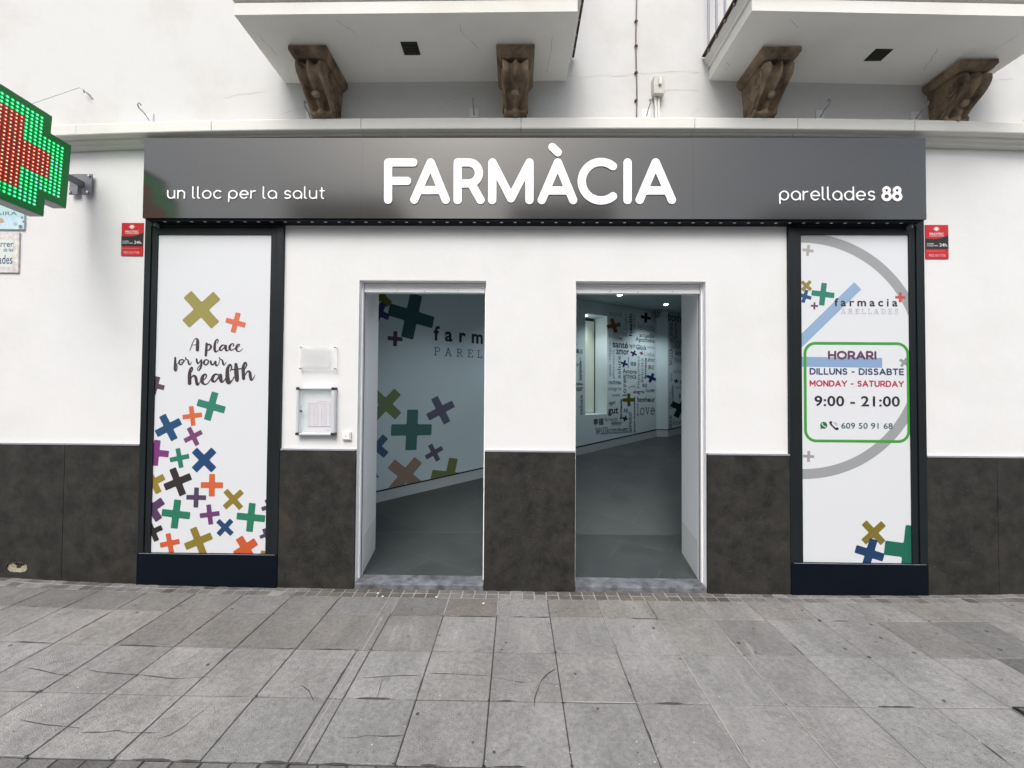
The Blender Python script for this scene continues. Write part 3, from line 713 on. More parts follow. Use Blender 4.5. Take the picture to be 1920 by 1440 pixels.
wr = display_window(2.096, 3.130, .243, 2.872, 2.140, 3.070, 2.196, 3.020, .236, 2.764, "right display window with grey circle, logo and opening hours")
pr2 = Print(YP); RX = (2.196, 3.020, .2435, 2.764)
pr2.poly([(RX[0], RX[2]), (RX[1], RX[2]), (RX[1], RX[3]), (RX[0], RX[3])], M_POSTER)
q = lambda px, py: P2(px, py, YP)
c_ = q(1503, 666); ro = q(1503, 436.5)[1]-c_[1]; ri = q(1503, 455)[1]-c_[1]
N = 96; ringp = [(c_[0]+math.cos(rad(-90+180*k/N))*ro, c_[1]+math.sin(rad(-90+180*k/N))*ro) for k in range(N+1)]+[(c_[0]+math.cos(rad(90-180*k/N))*ri, c_[1]+math.sin(rad(90-180*k/N))*ri) for k in range(N+1)]
# drawn as short segments so that clipping at the frame stays clean
g_ = pr2.fn(); mi_ = pr2.mi(colm((158, 161, 162)))
for k in range(N):
    seg = [ringp[k], ringp[k+1], ringp[2*N+1-k-1], ringp[2*N+1-k]]
    seg = clip_rect(seg, *RX)
    if len(seg) > 2: pr2.mb.add([g_(*p) for p in seg], [tuple(range(len(seg)))], mi_)
def cR(px, py, L, w_, ang, rgb): crossL(px, py, L, w_, ang, rgb, 1.0, 0, 0, pr2, RX)
GR = (172, 168, 164)
cR(1515, 469.6, 10.5, 2.7, 8, GR); cR(1516, 855.7, 10.5, 2.7, 3, (158, 156, 156)); cR(1695, 679.5, 9.5, 2.8, 35, (150, 148, 150))
BLU = (146, 176, 206)
P = clip_rect([q(1601.5, 529), q(1615, 542.6), q(1480, 674), q(1480, 648)], *RX); pr2.poly(P, colm(BLU))
pr2.poly([q(1503.5, 669), q(1654, 671), q(1654, 689.8), q(1503.5, 687.6)], colm((138, 168, 202)))
cR(1511.8, 535.8, 11.8, 3.3, 42, (146, 130, 58)); cR(1509, 555.6, 12.5, 3.4, 17, (34, 80, 122)); cR(1542.9, 551.6, 21.5, 5.2, 7, (40, 128, 108))
cR(1526.9, 573.6, 6.8, 1.8, 3, (108, 66, 98)); cR(1687.8, 557.6, 9.5, 2.6, 2, (192, 84, 72))
cR(1637.8, 998.8, 26, 6.5, 47, (126, 112, 38)); cR(1630.3, 1037.2, 27.5, 7.7, 17, (14, 58, 98)); cR(1706, 1033, 48, 13.5, 7, (10, 104, 82))
def tx(t, x0, y0, x1, y1, rgb, bold=.012, sp=1.0):
    a = q(x0, (y0+y1)/2); c = q(x1, (y0+y1)/2); m = (x0+x1)/2; pr2.text(t, a[0], c[0], q(m, y1)[1], q(m, y0)[1], colm(rgb), bold=bold, sp=sp)
# green rounded frame
a, c = q(1507.7, 829), q(1704.4, 642); x0, z0, x1, z1 = a[0], a[1], c[0], c[1]; rr0 = 22/FPX*2.99; th = 5.2/FPX*2.99
def rrect(x0, x1, z0, z1, r, n=8):
    P = []
    for cx, cz2, s in ((x1-r, z1-r, 0), (x0+r, z1-r, 90), (x0+r, z0+r, 180), (x1-r, z0+r, 270)):
        for k in range(n+1): P.append((cx+math.cos(rad(s+90*k/n))*r, cz2+math.sin(rad(s+90*k/n))*r))
    return P
o_ = rrect(x0, x1, z0, z1, rr0); i_ = rrect(x0+th, x1-th, z0+th, z1-th, rr0-th); g_ = pr2.fn(); mi_ = pr2.mi(colm((62, 158, 54)))
for k in range(len(o_)):
    j = (k+1) % len(o_); pr2.mb.quad(g_(*o_[k]), g_(*o_[j]), g_(*i_[j]), g_(*i_[k]), mi_)
def arc(cx, cy, rx, ry, a0, a1, n=14): return [(cx+rx*math.cos(rad(a0+(a1-a0)*k/n)), cy+ry*math.sin(rad(a0+(a1-a0)*k/n))) for k in range(n+1)]
SN = {
 'H': (.78, [[(0, 0), (0, 1)], [(.78, 0), (.78, 1)], [(0, .5), (.78, .5)]]), 'O': (1.02, [arc(.51, .5, .51, .5, 0, 360, 30)]),
 'R': (.72, [[(0, 0), (0, 1), (.40, 1)]+arc(.40, .69, .30, .31, 90, -90)+[(0, .38)], [(.40, .38), (.72, 0)]]), 'A': (.90, [[(0, 0), (.45, 1), (.90, 0)], [(.16, .30), (.74, .30)]]),
 'I': (0.0, [[(0, 0), (0, 1)]]), 'D': (.82, [[(0, 0), (0, 1), (.34, 1)]+arc(.34, .5, .48, .5, 90, -90, 20)+[(0, 0)]]), 'L': (.58, [[(0, 1), (0, 0), (.58, 0)]]),
 'U': (.76, [[(0, 1), (0, .38)]+arc(.38, .38, .38, .38, 180, 360)+[(.76, 1)]]), 'N': (.78, [[(0, 0), (0, 1), (.78, 0), (.78, 1)]]),
 'S': (.66, [[(.60, .86)]+arc(.34, .75, .28, .25, 50, 250, 12)+arc(.33, .26, .31, .26, 75, -145, 14)]), 'B': (.70, [[(0, 0), (0, 1), (.40, 1)]+arc(.40, .76, .24, .24, 90, -90)+[(0, .52)], [(.40, .52)]+arc(.42, .26, .28, .26, 90, -90)+[(0, 0)]]),
 'T': (.74, [[(0, 1), (.74, 1)], [(.37, 1), (.37, 0)]]), 'E': (.62, [[(.62, 1), (0, 1), (0, 0), (.62, 0)], [(0, .5), (.54, .5)]]), 'M': (.90, [[(0, 0), (0, 1), (.45, .32), (.90, 1), (.90, 0)]]),
 'Y': (.84, [[(0, 1), (.42, .44), (.84, 1)], [(.42, .44), (.42, 0)]]), '-': (.34, [[(0, .42), (.34, .42)]]), ' ': (.22, [])}
def sans(t, x0, y0, x1, y1, rgb, wt):
    a = q(x0, (y0+y1)/2); c = q(x1, (y0+y1)/2); zb, zt = q((x0+x1)/2, y1)[1], q((x0+x1)/2, y0)[1]; h = zt-zb; r = wt*h
    tot = sum(SN[k][0] for k in t)+.34*(len(t)-1); X0, X1, Z0, Z1 = a[0]+r, c[0]-r, zb+r, zt-r; x_ = 0; st = []
    for k in t:
        for p in SN[k][1]: st.append([(X0+(X1-X0)*(x_+u)/tot, Z0+(Z1-Z0)*v, r) for u, v in p])
        x_ += SN[k][0]+.34
    pr2.strokes(st, colm(rgb), r*.5)
sans("HORARI", 1552.2, 657.8, 1643.1, 674.3, (98, 62, 90), .118)
sans("DILLUNS - DISSABTE", 1517.8, 690.4, 1694.9, 703.1, (44, 58, 112), .102)
sans("MONDAY - SATURDAY", 1517.8, 713.3, 1694.9, 725.3, (184, 40, 74), .102)
tx("9:00 - 21:00", 1527, 742.5, 1687, 762.3, (36, 36, 50), .02, 1.05)
tx("609 50 91 68", 1577.3, 792.8, 1673.5, 804.1, (42, 96, 96), .014, 1.05)
tx("farmacia", 1564.2, 559.3, 1682.6, 574.6, (46, 40, 54), .022, 1.5)
# speech-bubble handset icon and plain handset icon
u1 = 2.99/FPX
def C_(px, py, r, n=20): a = q(px, py); return [(a[0]+math.cos(2*math.pi*k/n)*r*u1, a[1]+math.sin(2*math.pi*k/n)*r*u1) for k in range(n)]
pr2.poly(C_(1544.4, 797.4, 6.4), colm((24, 112, 62))); pr2.poly([q(1538.2, 804.2), q(1539, 798), q(1543.5, 803)], colm((24, 112, 62)))
def hs_(px, py, s): return [[(*q(px+dx*s, py+dy*s), r*s*u1) for dx, dy, r in smooth_path([(-3.4, -3.4, 1.5), (-3.2, -1.6, .9), (-.6, 1.3, .8), (1.6, 3.2, .9), (3.4, 3.4, 1.5)], 4)]]
pr2.strokes(hs_(1544.4, 797.4, .8), colm((225, 230, 235)), .0006); pr2.strokes(hs_(1563.5, 798.0, 1.75), colm((36, 36, 50)), .0008)
pr2.strokes([[(*q(1564+3*math.sin(rad(t)), 797-3*math.cos(rad(t))), .5*u1) for t in range(0, 91, 15)], [(*q(1564+5.3*math.sin(rad(t)), 797-5.3*math.cos(rad(t))), .5*u1) for t in range(0, 91, 15)]], colm((170, 174, 182)), .0006)
# slab-serif capitals as thin strokes (unit box 0..1 x 0..1)
def arc(cx, cy, rx, ry, a0, a1, n=14): return [(cx+rx*math.cos(rad(a0+(a1-a0)*k/n)), cy+ry*math.sin(rad(a0+(a1-a0)*k/n))) for k in range(n+1)]
SL = {
 'P': (.8, [[(0, 0), (.34, 0)], [(.17, 0), (.17, 1)], [(0, 1), (.5, 1)]+arc(.5, .76, .24, .24, 90, -90)+[(.17, .52)]]),
 'A': (1.0, [[(-.02, 0), (.28, 0)], [(.66, 0), (.98, 0)], [(.12, 0), (.47, 1)], [(.3, 1), (.5, 1), (.84, 0)], [(.24, .36), (.71, .36)]]),
 'R': (.95, [[(0, 0), (.34, 0)], [(.17, 0), (.17, 1)], [(0, 1), (.48, 1)]+arc(.48, .76, .24, .24, 90, -90)+[(.17, .52)], [(.45, .52), (.78, 0), (.92, 0)]]),
 'E': (.82, [[(0, 0), (.78, 0), (.78, .22)], [(.17, 0), (.17, 1)], [(0, 1), (.74, 1), (.74, .8)], [(.17, .52), (.5, .52)], [(.5, .62), (.5, .42)]]),
 'L': (.75, [[(0, 0), (.72, 0), (.72, .26)], [(.17, 0), (.17, 1)], [(0, 1), (.36, 1)]]),
 'D': (.92, [[(0, 0), (.4, 0)]+arc(.4, .5, .44, .5, -90, 90)+[(0, 1)], [(.17, 0), (.17, 1)]]),
 'S': (.8, [arc(.38, .75, .3, .25, 20, 270)+arc(.38, .25, .32, .25, 90, -160), [(.68, 1), (.68, .8)], [(.05, 0), (.05, .22)]]),
 'l': (.5, [[(0, 1.55), (.2, 1.55), (.2, 0)], [(0, 0), (.42, 0)]]), 'o': (1.0, [arc(.45, .5, .42, .5, 0, 360)]),
 'v': (.95, [[(0, 1), (.24, 1)], [(.1, 1), (.44, 0), (.78, 1)], [(.66, 1), (.9, 1)]]), 'e': (.9, [[(.03, .52), (.85, .52)]+arc(.44, .5, .41, .5, 0, 315)]),
 'W': (1.45, [[(0, 1.5), (.3, 1.5)], [(.12, 1.5), (.4, 0), (.68, 1.4), (.96, 0), (1.24, 1.5)], [(1.1, 1.5), (1.36, 1.5)]]), 'i': (.45, [[(0, 1), (.18, 1), (.18, 0)], [(0, 0), (.38, 0)], [(.16, 1.35), (.18, 1.35)]]),
 'k': (.9, [[(0, 1.55), (.18, 1.55), (.18, 0)], [(0, 0), (.36, 0)], [(.7, 1), (.18, .4)], [(.36, .6), (.76, 0), (.85, 0)]]),
 'm': (1.35, [[(0, 1), (.18, 1), (.18, 0)], [(.05, 0), (.32, 0)]]+[arc(.4+d, .62, .22, .38, 180, 0)+[(.62+d, 0)] for d in (0, .44)]+[[(.5, 0), (.74, 0)], [(.94, 0), (1.18, 0)]]),
 'n': (.95, [[(0, 1), (.18, 1), (.18, 0)], [(.05, 0), (.32, 0)], arc(.42, .62, .24, .38, 180, 0)+[(.66, 0)], [(.54, 0), (.8, 0)]]),
}
def slab(pr, s, x0, x1, z0, z1, m, r, rot=False, space=.22, step=None):
    """stroke capitals/lower case; the box is that of x-height/cap height"""
    total = sum(SL[c][0] for c in s)+space*(len(s)-1); st = []; x_ = 0
    top = max(p[1] for c in s for k in SL[c][1] for p in k)
    for c in s:
        for k in SL[c][1]:
            if rot: st.append([(x1-(x1-x0)*p[1]/top, z0+(z1-z0)*(x_+p[0])/total, r) for p in k])
            else: st.append([(x0+(x1-x0)*(x_+p[0])/total, z0+(z1-z0)*p[1]/top, r) for p in k])
        x_ += SL[c][0]+space
    pr.strokes(st, m, step or r*.55)
a = q(1565, 588); c = q(1684.5, 580); slab(pr2, "PARELLADES", a[0], c[0], a[1], c[1], colm((172, 176, 190)), .0016, space=.55)
pr2.mb.build("window_print", pr2.mats, wr)

# ------------------------------------------------------------------ balconies with carved corbels
def corbel(name, xc, ztop, parent, label, wa=.272, A=.355):
    """carved stone bracket: moulded abacus, S-scroll body with ribs, boss and side volutes"""
    o = Vector((xc, 0, ztop)); KD = A/.355
    b = MB()
    # moulded abacus
    pr_ = [(A, 0), (A, -.034), (A-.010, -.040), (A-.016, -.052), (A-.034, -.066)]; hw = [wa/2, wa/2, wa/2-.008, wa/2-.013, wa/2-.028]
    v = []; 
    for (d, z), h in zip(pr_, hw): v += [(-h, 0, z), (-h, -d, z), (h, -d, z), (h, 0, z)]
    f = []
    for k in range(len(pr_)-1):
        for j in range(3): f.append((k*4+j, (k+1)*4+j, (k+1)*4+j+1, k*4+j+1))
    f.append((0, 1, 2, 3)); f.append(tuple((len(pr_)-1)*4+j for j in (3, 2, 1, 0)))
    b.add([(o.x+p[0], o.y+p[1], o.z+p[2]) for p in v], f)
    root = b.build(name, M_CORBEL, parent, bevel=.003); tag(root, label)
    # pale fillet of mortar over it
    b = MB(); b.box(xc-wa/2+.006, xc+wa/2-.006, -A+.004, -.001, ztop+.0005, ztop+.0125); b.build("mortar_fillet", M_OLD, root)
    # body
    prof = smooth_path([(.245, .066), (.262, .076), (.305, .092), (.328, .128), (.326, .175), (.302, .215), (.262, .252), (.215, .287), (.173, .320), (.140, .350), (.122, .374), (.140, .388), (.142, .408), (.120, .424), (.060, .432)], 5)
    prof = [(d_*KD, .066+(t_-.066)*.80) for d_, t_ in prof]
    NU = 28; NV = len(prof)
    vv = []
    for j, (d, t) in enumerate(prof):
        tt = (t-.066)/.293; half = .098-.022*tt
        if .318 < t: half += .008
        pn = Vector(prof[min(j+1, NV-1)])-Vector(prof[max(j-1, 0)]); pn.normalize(); nd, nt_ = pn.y, -pn.x
        for i in range(NU+1):
            u = -1+2*i/NU; au = abs(u)
            rib = .020*math.exp(-((au-.90)/.10)**2)
            lobe = .027*math.cos(au*math.pi*2.6)*(1 if t < .22 else .4)*(1-au**4)
            mid = .018*math.exp(-(u/.10)**2)
            dig = -.030*(1-math.exp(-((au-.0)/.5)**2))*math.exp(-((t-.25)/.06)**2)*(au < .82)
            leaf = .026*math.exp(-(u/.35)**2)*math.exp(-((t-.30)/.04)**2)
            sc = .007*math.sin(t*95+au*5)*(t > .25)*(au < .8)
            k = (rib+lobe*.6+mid*.6+dig+leaf+sc)*min(1, max(0, (t-.066)/.05))+random.uniform(-.0014, .0014)
            if t > .345: k *= .3
            vv.append((o.x+u*half, -(d+nd*k), o.z-(t+nt_*k)))
    ff = [(j*(NU+1)+i, (j+1)*(NU+1)+i, (j+1)*(NU+1)+i+1, j*(NU+1)+i+1) for j in range(NV-1) for i in range(NU)]
    bb = MB(); bb.add(vv, ff)
    # flat cheeks
    for e in (0, NU):
        edge = [vv[j*(NU+1)+e] for j in range(NV)]
        for p, q2 in zip(edge[:-1], edge[1:]):
            bb.quad(p, q2, (q2[0], 0, q2[2]), (p[0], 0, p[2]))
    body = bb.build("scroll", M_CORBEL, root, smooth=True)
    # volutes and leaf relief on both cheeks
    for sx in (-1, 1):
        r2 = MB()
        def sp(cy, czz, r0, turns, n=34, dirn=1, r1=.008, th=.0145):
            pts = []; rs = []
            for k in range(n):
                a = k/(n-1); rr = r0*(1-a)+r1*a; an = dirn*a*turns*2*math.pi+math.pi*.5
                tt = max(0, min(1, (-(czz)-.066)/.293)); hx = (.098-.022*tt)
                pts.append((o.x+sx*(hx+.001), -(cy+math.cos(an)*rr)*KD, o.z+czz+math.sin(an)*rr)); rs.append(th*(1-.45*a))
            r2.tube(pts, rs, 6)
        sp(.215, -.145, .062, 1.6, dirn=-1); sp(.085, -.225, .040, 1.4, dirn=1, th=.0125)
        r2.tube([(o.x+sx*.088, -y_*KD, o.z-z_) for y_, z_ in ((.300, .15), (.25, .205), (.19, .250), (.14, .290), (.11, .325))], .0095, 6)
        r2.tube([(o.x+sx*.083, -y_*KD, o.z-z_) for y_, z_ in ((.12, .20), (.09, .26), (.07, .33))], [.004, .008, .004], 6)
        r2.build("volute", M_CORBEL, root, smooth=True)
    # boss on the leaf
    bo = MB(); cx, cy, c3 = o.x, -.222*KD, o.z-.250; n1, n2 = 12, 7; v = []
    for j in range(n2+1):
        for i in range(n1):
            th_, ph = math.pi*j/n2, 2*math.pi*i/n1; rr = .030*(1+.10*math.cos(ph*5))
            v.append((cx+rr*math.sin(th_)*math.cos(ph), cy+rr*.8*math.sin(th_)*math.sin(ph), c3+.026*math.cos(th_)))
    bo.add(v, [(j*n1+i, (j+1)*n1+i, (j+1)*n1+(i+1) % n1, j*n1+(i+1) % n1) for j in range(n2) for i in range(n1)])
    bo.build("boss", mat("worn_pale_stone", (0.30, 0.24, 0.17), .85, noise=.5, nscale=25, bump=.4), root, smooth=True)
    return root
def balcony(x0, x1, P, zf, label, corbels, vent, cracks):
    prof = [(0, 0), (0, .078), (-.010, .080), (-.010, .090), (.010, .094), (.010, .110), (.004, .113), (.030, .140), (.036, .146), (.036, .172)]
    v = []; f = []
    for d, z in prof:
        v += [(x0-d, 0, zf(x0)+z), (x0-d, -P-d, zf(x0)+z), (x1+d, -P-d, zf(x1)+z), (x1+d, 0, zf(x1)+z)]
    for k in range(len(prof)-1):
        for j in range(3): f.append((k*4+j, k*4+j+1, (k+1)*4+j+1, (k+1)*4+j))
    b = MB(); b.add(v, f, 1); b.add(v[:4], [(3, 2, 1, 0)], 0); b.add(v[-4:], [(0, 1, 2, 3)], 0)
    s = b.build("balcony", [M_SLAB, M_CORN], bld); tag(s, label)
    # rusty flat steel edge and railing
    e = MB(); zt = .1745
    for xa, s_ in ((x0-.036, -1), (x1+.036, 1)):
        e.add([(xa-s_*.02, -P-.05, zf(xa)+zt), (xa+s_*.022, -P-.05, zf(xa)+zt), (xa+s_*.022, -.012, zf(xa)+zt), (xa-s_*.02, -.012, zf(xa)+zt), (xa-s_*.02, -P-.05, zf(xa)+zt+.012), (xa+s_*.022, -P-.05, zf(xa)+zt+.012), (xa+s_*.022, -.012, zf(xa)+zt+.012), (xa-s_*.02, -.012, zf(xa)+zt+.012)],
              [(0, 1, 2, 3), (4, 5, 6, 7), (0, 1, 5, 4), (1, 2, 6, 5), (2, 3, 7, 6), (3, 0, 4, 7)])
    e.box(x0-.03, x1+.03, -P-.055, -P-.02, zf((x0+x1)/2)+zt+.001, zf((x0+x1)/2)+zt+.010)
    e.build("steel_edge", M_RUST, s)
    r = MB(); zb = zf((x0+x1)/2)+.185
    for xa in (x0-.045, x1+.045):
        y_ = -.09
        while y_ > -P-.04: r.tube([(xa, y_, zb-.005), (xa, y_, zb+.95)], .0085, 8); y_ -= .115
        r.box(xa-.016, xa+.016, -P-.06, 0, zb+.95, zb+.97)
    nb = int((x1-x0)/.115)
    for k in range(nb+1): xx = x0-.045+(x1-x0+.09)*k/nb; r.tube([(xx, -P-.045, zb-.005), (xx, -P-.045, zb+.95)], .0085, 8)
    r.box(x0-.06, x1+.06, -P-.061, -P-.029, zb+.9705, zb+.99)
    r.build("railing", M_RAIL, s)
    vb = MB(); vb.box(vent[0], vent[1], vent[2], vent[3], zf(vent[0])-.004, zf(vent[0])+.003)
    for k in range(1, 4):
        yy = vent[2]+(vent[3]-vent[2])*k/4; vb.box(vent[0]+.006, vent[1]-.006, yy-.004, yy+.004, zf(vent[0])-.008, zf(vent[0])-.004)
    vb.build("square_vent", mat("dark_vent", (0.030, 0.036, 0.026), .8, noise=.7, nscale=60), s)
    for xc, lab, A_c in corbels: corbel("corbel", xc, zf(xc)-.013, s, lab, A=A_c)
    ck = MB()
    for pts in cracks:
        Q = [G(px, py, zf(vent[0])) for px, py in pts]; R2 = []
        for a, c in zip(Q[:-1], Q[1:]):
            for k in range(5): R2.append(a.lerp(c, k/5)+Vector((random.uniform(-.004, .004), random.uniform(-.004, .004), 0)))
        n = len(R2)
        if n < 3: continue
        L_ = []; M_ = []
        for i, p in enumerate(R2):
            t_ = (R2[min(i+1, n-1)]-R2[max(i-1, 0)]).normalized(); nn = Vector((-t_.y, t_.x, 0))*.0011*random.uniform(.4, 1.4); L_.append(p+nn); M_.append(p-nn)
        ck.add([(p.x, p.y, zf(p.x)-.0012) for p in L_+M_], [(i, i+1, n+i+1, n+i) for i in range(n-1)])
    if ck.v: ck.build("hairline_cracks", mat("slab_crack", (.30, .29, .27), .9), s)
    return s
balcony(-1.862, .378, .556, lambda x_: 3.985+.006*(x_+.7), "balcony over the left doorway", [(-1.495, "corbel under the left end", .35), (-.024, "corbel seen from the front", .34)], (-.834, -.717, -.352, -.248), [[(628, 36), (650, 50), (672, 66)], [(860, 40), (866, 62), (885, 78), (900, 95)], [(1036, 70), (1032, 100), (1024, 145)], [(480, 60), (505, 85), (522, 105)]])
balcony(1.497, 3.56, .556, lambda x_: 3.992-.026*(x_-1.5), "balcony over the right display window", [(1.850, "corbel beside the junction box", .325), (3.290, "corbel at the far end", .262)], (2.517, 2.640, -.306, -.208), [[(1758, 88), (1745, 110), (1728, 132)], [(1860, 90), (1890, 72), (1915, 55)], [(1362, 124), (1369, 128), (1364, 130)], [(1358, 136), (1364, 134)], [(1480, 40), (1500, 60)]])

# ================================================================== THE INTERIOR
s0, y10 = .205, 1.1
def fz(y): return 0.030+max(0, y-y10)*s0
WM, WY = .6, 2.75      # the mural wall runs obliquely: y = WY + WM x
WN = Vector((WM, -1, 0)).normalized()
def mw(x_, z_, d=0.0): return (x_+WN.x*d, WY+WM*x_+WN.y*d, z_)
WY2 = 2.61
def mw2(x_, z_, d=0.0): return (x_+WN.x*d, WY2+WM*x_+WN.y*d, z_)
def onw(px, py, y0=WY):
    dd = ray((px, py)); t = (y0+DIST)/(dd[1]-WM*dd[0]); p = CAM+dd*t; return (p.x, p.z)
CEIL = 3.065
def floor_mat():
    m = mat("dark_grey_floor_tile", (0.075, 0.088, 0.088), .33, spec=.3)
    n = m.node_tree.nodes; l = m.node_tree.links; bb = n["Principled BSDF"]; tc = n.new("ShaderNodeTexCoord")
    mp = n.new("ShaderNodeMapping"); mp.inputs['Rotation'].default_value = (0, 0, rad(31)); l.new(tc.outputs['Object'], mp.inputs[0])
    br = n.new("ShaderNodeTexBrick"); br.inputs['Scale'].default_value = 1; br.inputs['Brick Width'].default_value = .9; br.inputs['Row Height'].default_value = .45
    br.inputs['Mortar Size'].default_value = .0018; br.inputs['Color1'].default_value = (.042, .050, .051, 1); br.inputs['Color2'].default_value = (.047, .055, .055, 1); br.inputs['Mortar'].default_value = (.095, .105, .105, 1)
    l.new(mp.outputs[0], br.inputs['Vector'])
    t = n.new("ShaderNodeTexNoise"); t.inputs['Scale'].default_value = 3.5; t.inputs['Detail'].default_value = 7; l.new(tc.outputs['Object'], t.inputs['Vector'])
    r = n.new("ShaderNodeMapRange"); r.inputs[1].default_value = .35; r.inputs[2].default_value = .65; r.inputs[3].default_value = .86; r.inputs[4].default_value = 1.06; l.new(t.outputs['Fac'], r.inputs[0])
    mx = n.new("ShaderNodeMixRGB"); mx.blend_type = 'MULTIPLY'; mx.inputs[0].default_value = 1; l.new(br.outputs['Color'], mx.inputs[1]); l.new(r.outputs[0], mx.inputs[2]); l.new(mx.outputs[0], bb.inputs['Base Color'])
    rr = n.new("ShaderNodeMapRange"); rr.inputs[3].default_value = .28; rr.inputs[4].default_value = .55; l.new(t.outputs['Fac'], rr.inputs[0]); l.new(rr.outputs[0], bb.inputs['Roughness'])
    return m
b = MB()
b.quad((-4.5, .135, .030), (8, .135, .030), (8, y10, .030), (-4.5, y10, .030)); b.quad((-4.5, y10, .030), (8, y10, .030), (8, 8.4, fz(8.4)), (-4.5, 8.4, fz(8.4)))
b.quad((-4.5, .0, .022), (8, .0, .022), (8, .135, .022), (-4.5, .135, .022))
ifl = b.build("interior_floor", floor_mat()); tag(ifl, kind="structure")
g = MB(); g.box(-1.33, -.14, y10-.003, y10+.003, .030, .0315); g.box(.37, 1.57, y10-.003, y10+.003, .030, .0315)
g.build("floor_joint", mat("pale_joint", (.075, .085, .085), .5), ifl)
b = MB(); b.box(-4.5, 8, .66, 8.6, CEIL, CEIL+.1); tag(b.build("interior_ceiling", M_CEIL), kind="structure")
XN0, XN1 = onw(1097.5, 680)[0], onw(1138.3, 680)[0]; ZN0, ZN1 = 1.150, 2.852; XE = 2.66
b = MB()
for xa, xb, za, zb in ((-3.8, XN0, 0, CEIL), (XN1, XE, 0, CEIL), (XN0, XN1, 0, ZN0), (XN0, XN1, ZN1, CEIL)):
    b.quad(mw(xa, za), mw(xb, za), mw(xb, zb), mw(xa, zb))
nd = Vector((-WM, 1, 0)).normalized()*.34
def deep(p): return (p[0]+nd.x, p[1]+nd.y, p[2])
A_, B_, C__, D_ = mw(XN0, ZN0), mw(XN1, ZN0), mw(XN1, ZN1), mw(XN0, ZN1)
b.quad(A_, B_, deep(B_), deep(A_), 1); b.quad(D_, C__, deep(C__), deep(D_), 1); b.quad(B_, C__, deep(C__), deep(B_), 1); b.quad(A_, D_, deep(D_), deep(A_), 1)
e1 = mw(XE, 0); e2 = mw2(2.87, 0)
b.quad(e1, e2, (e2[0], e2[1], CEIL), (e1[0], e1[1], CEIL)); b.quad(mw2(2.87, 0), mw2(8.0, 0), mw2(8.0, CEIL), mw2(2.87, CEIL))
b.quad((8, .66, 0), (8, 8.4, 0), (8, 8.4, CEIL), (8, .66, CEIL)); b.quad((-3.8, .3, 0), (-3.8, .9, 0), (-3.8, .9, CEIL), (-3.8, .3, CEIL))
# inner leaf of the street wall
wall_panels(b, [-3.8, DL[0]-.085, DL[1]+.095, DR[0]-.085, DR[1]+.095, 8], [0, 2.52, CEIL], [(DL[0]-.085, DL[1]+.095, -1, 2.52), (DR[0]-.085, DR[1]+.095, -1, 2.52)], .66, flip=True)
M_NICHE = mat("white_niche_lining", (.62, .70, .72), .6)
iw = b.build("interior_wall", [M_INWALL, M_NICHE]); tag(iw, kind="structure")
b = MB(); 
def dp(x_, z_, t): p = mw(x_, z_); return (p[0]+nd.x*t, p[1]+nd.y*t, p[2])
b.quad(dp(XN0+.001, ZN0+.01, .93), dp(XN1-.001, ZN0+.01, .93), dp(XN1-.001, ZN1-.045, .93), dp(XN0+.001, ZN1-.045, .93)); b.build("niche_back_panel", mat("pale_green_panel", (.70, .76, .64), .5), iw)
b = MB(); b.tube([dp(XN1-.006, ZN0+.01, .90), dp(XN1-.006, ZN1-.04, .90)], .007, 6); b.tube([dp(XN0, ZN1-.043, .90), dp(XN1, ZN1-.043, .90)], .006, 6); b.build("niche_panel_edge", M_BLACK, iw)
# skirting with a black line along the top, rising with the ramp
sk = MB(); bl = MB()
def skirt(x0, x1, fn):
    n = 40
    for k in range(n):
        a, c = x0+(x1-x0)*k/n, x0+(x1-x0)*(k+1)/n; za, zc = fz(fn(a, 0)[1]), fz(fn(c, 0)[1]); h = .125
        sk.quad(fn(a, za-.02, .008), fn(c, zc-.02, .008), fn(c, zc+h, .008), fn(a, za+h, .008))
        bl.quad(fn(a, za+h, .010), fn(c, zc+h, .010), fn(c, zc+h+.016, .010), fn(a, za+h+.016, .010))
        bl.quad(fn(a, za+h+.016, .0), fn(a, za+h+.016, .010), fn(c, zc+h+.016, .010), fn(c, zc+h+.016, 0))
skirt(-3.8, XE, mw); skirt(2.87, 8, mw2)
za, zc = fz(e1[1]), fz(e2[1])
sk.quad((e1[0], e1[1]-.008, za-.02), (e2[0], e2[1]-.008, zc-.02), (e2[0], e2[1]-.008, zc+.125), (e1[0], e1[1]-.008, za+.125)); bl.quad((e1[0], e1[1]-.01, za+.125), (e2[0], e2[1]-.01, zc+.125), (e2[0], e2[1]-.01, zc+.141), (e1[0], e1[1]-.01, za+.141))
sk.build("skirting", M_SKIRT, iw); bl.build("skirting_line", M_BLACK, iw)
# murals
def wmat(rgb): return colm(rgb)
lo = Print(0, mw)
def skz(x_): return fz(WY+WM*x_)+.142
def crossW(P_, px, py, L, w_, ang, rgb, y0=WY):
    a = onw(px-L, py, y0); c = onw(px+L, py, y0); m = onw(px, py, y0); t = onw(px, py-L, y0); Lx = (c[0]-a[0])/2*1.166; Lz = t[1]-m[1]
    P = plus_poly(0, 0, 1.0, w_/L, ang); P = [(m[0]+p[0]*Lx/1.166, m[1]+p[1]*Lz) for p in P]
    sl_ = WM*s0; x1 = m[0]; d0 = (fz(WY+WM*x1)+.142)-sl_*x1
    P = clip(P, sl_, -1, -d0)
    if len(P) > 2: P_.poly(P, wmat(rgb))
crossW(lo, 772, 592.7, 42.7, 11.5, 11, (0, 82, 84)); crossW(lo, 712, 553, 25, 7.5, 40, (112, 110, 22)); crossW(lo, 711, 586, 20, 6, 22, (22, 46, 120)); crossW(lo, 741, 635, 14, 3.8, 1, (72, 20, 84))
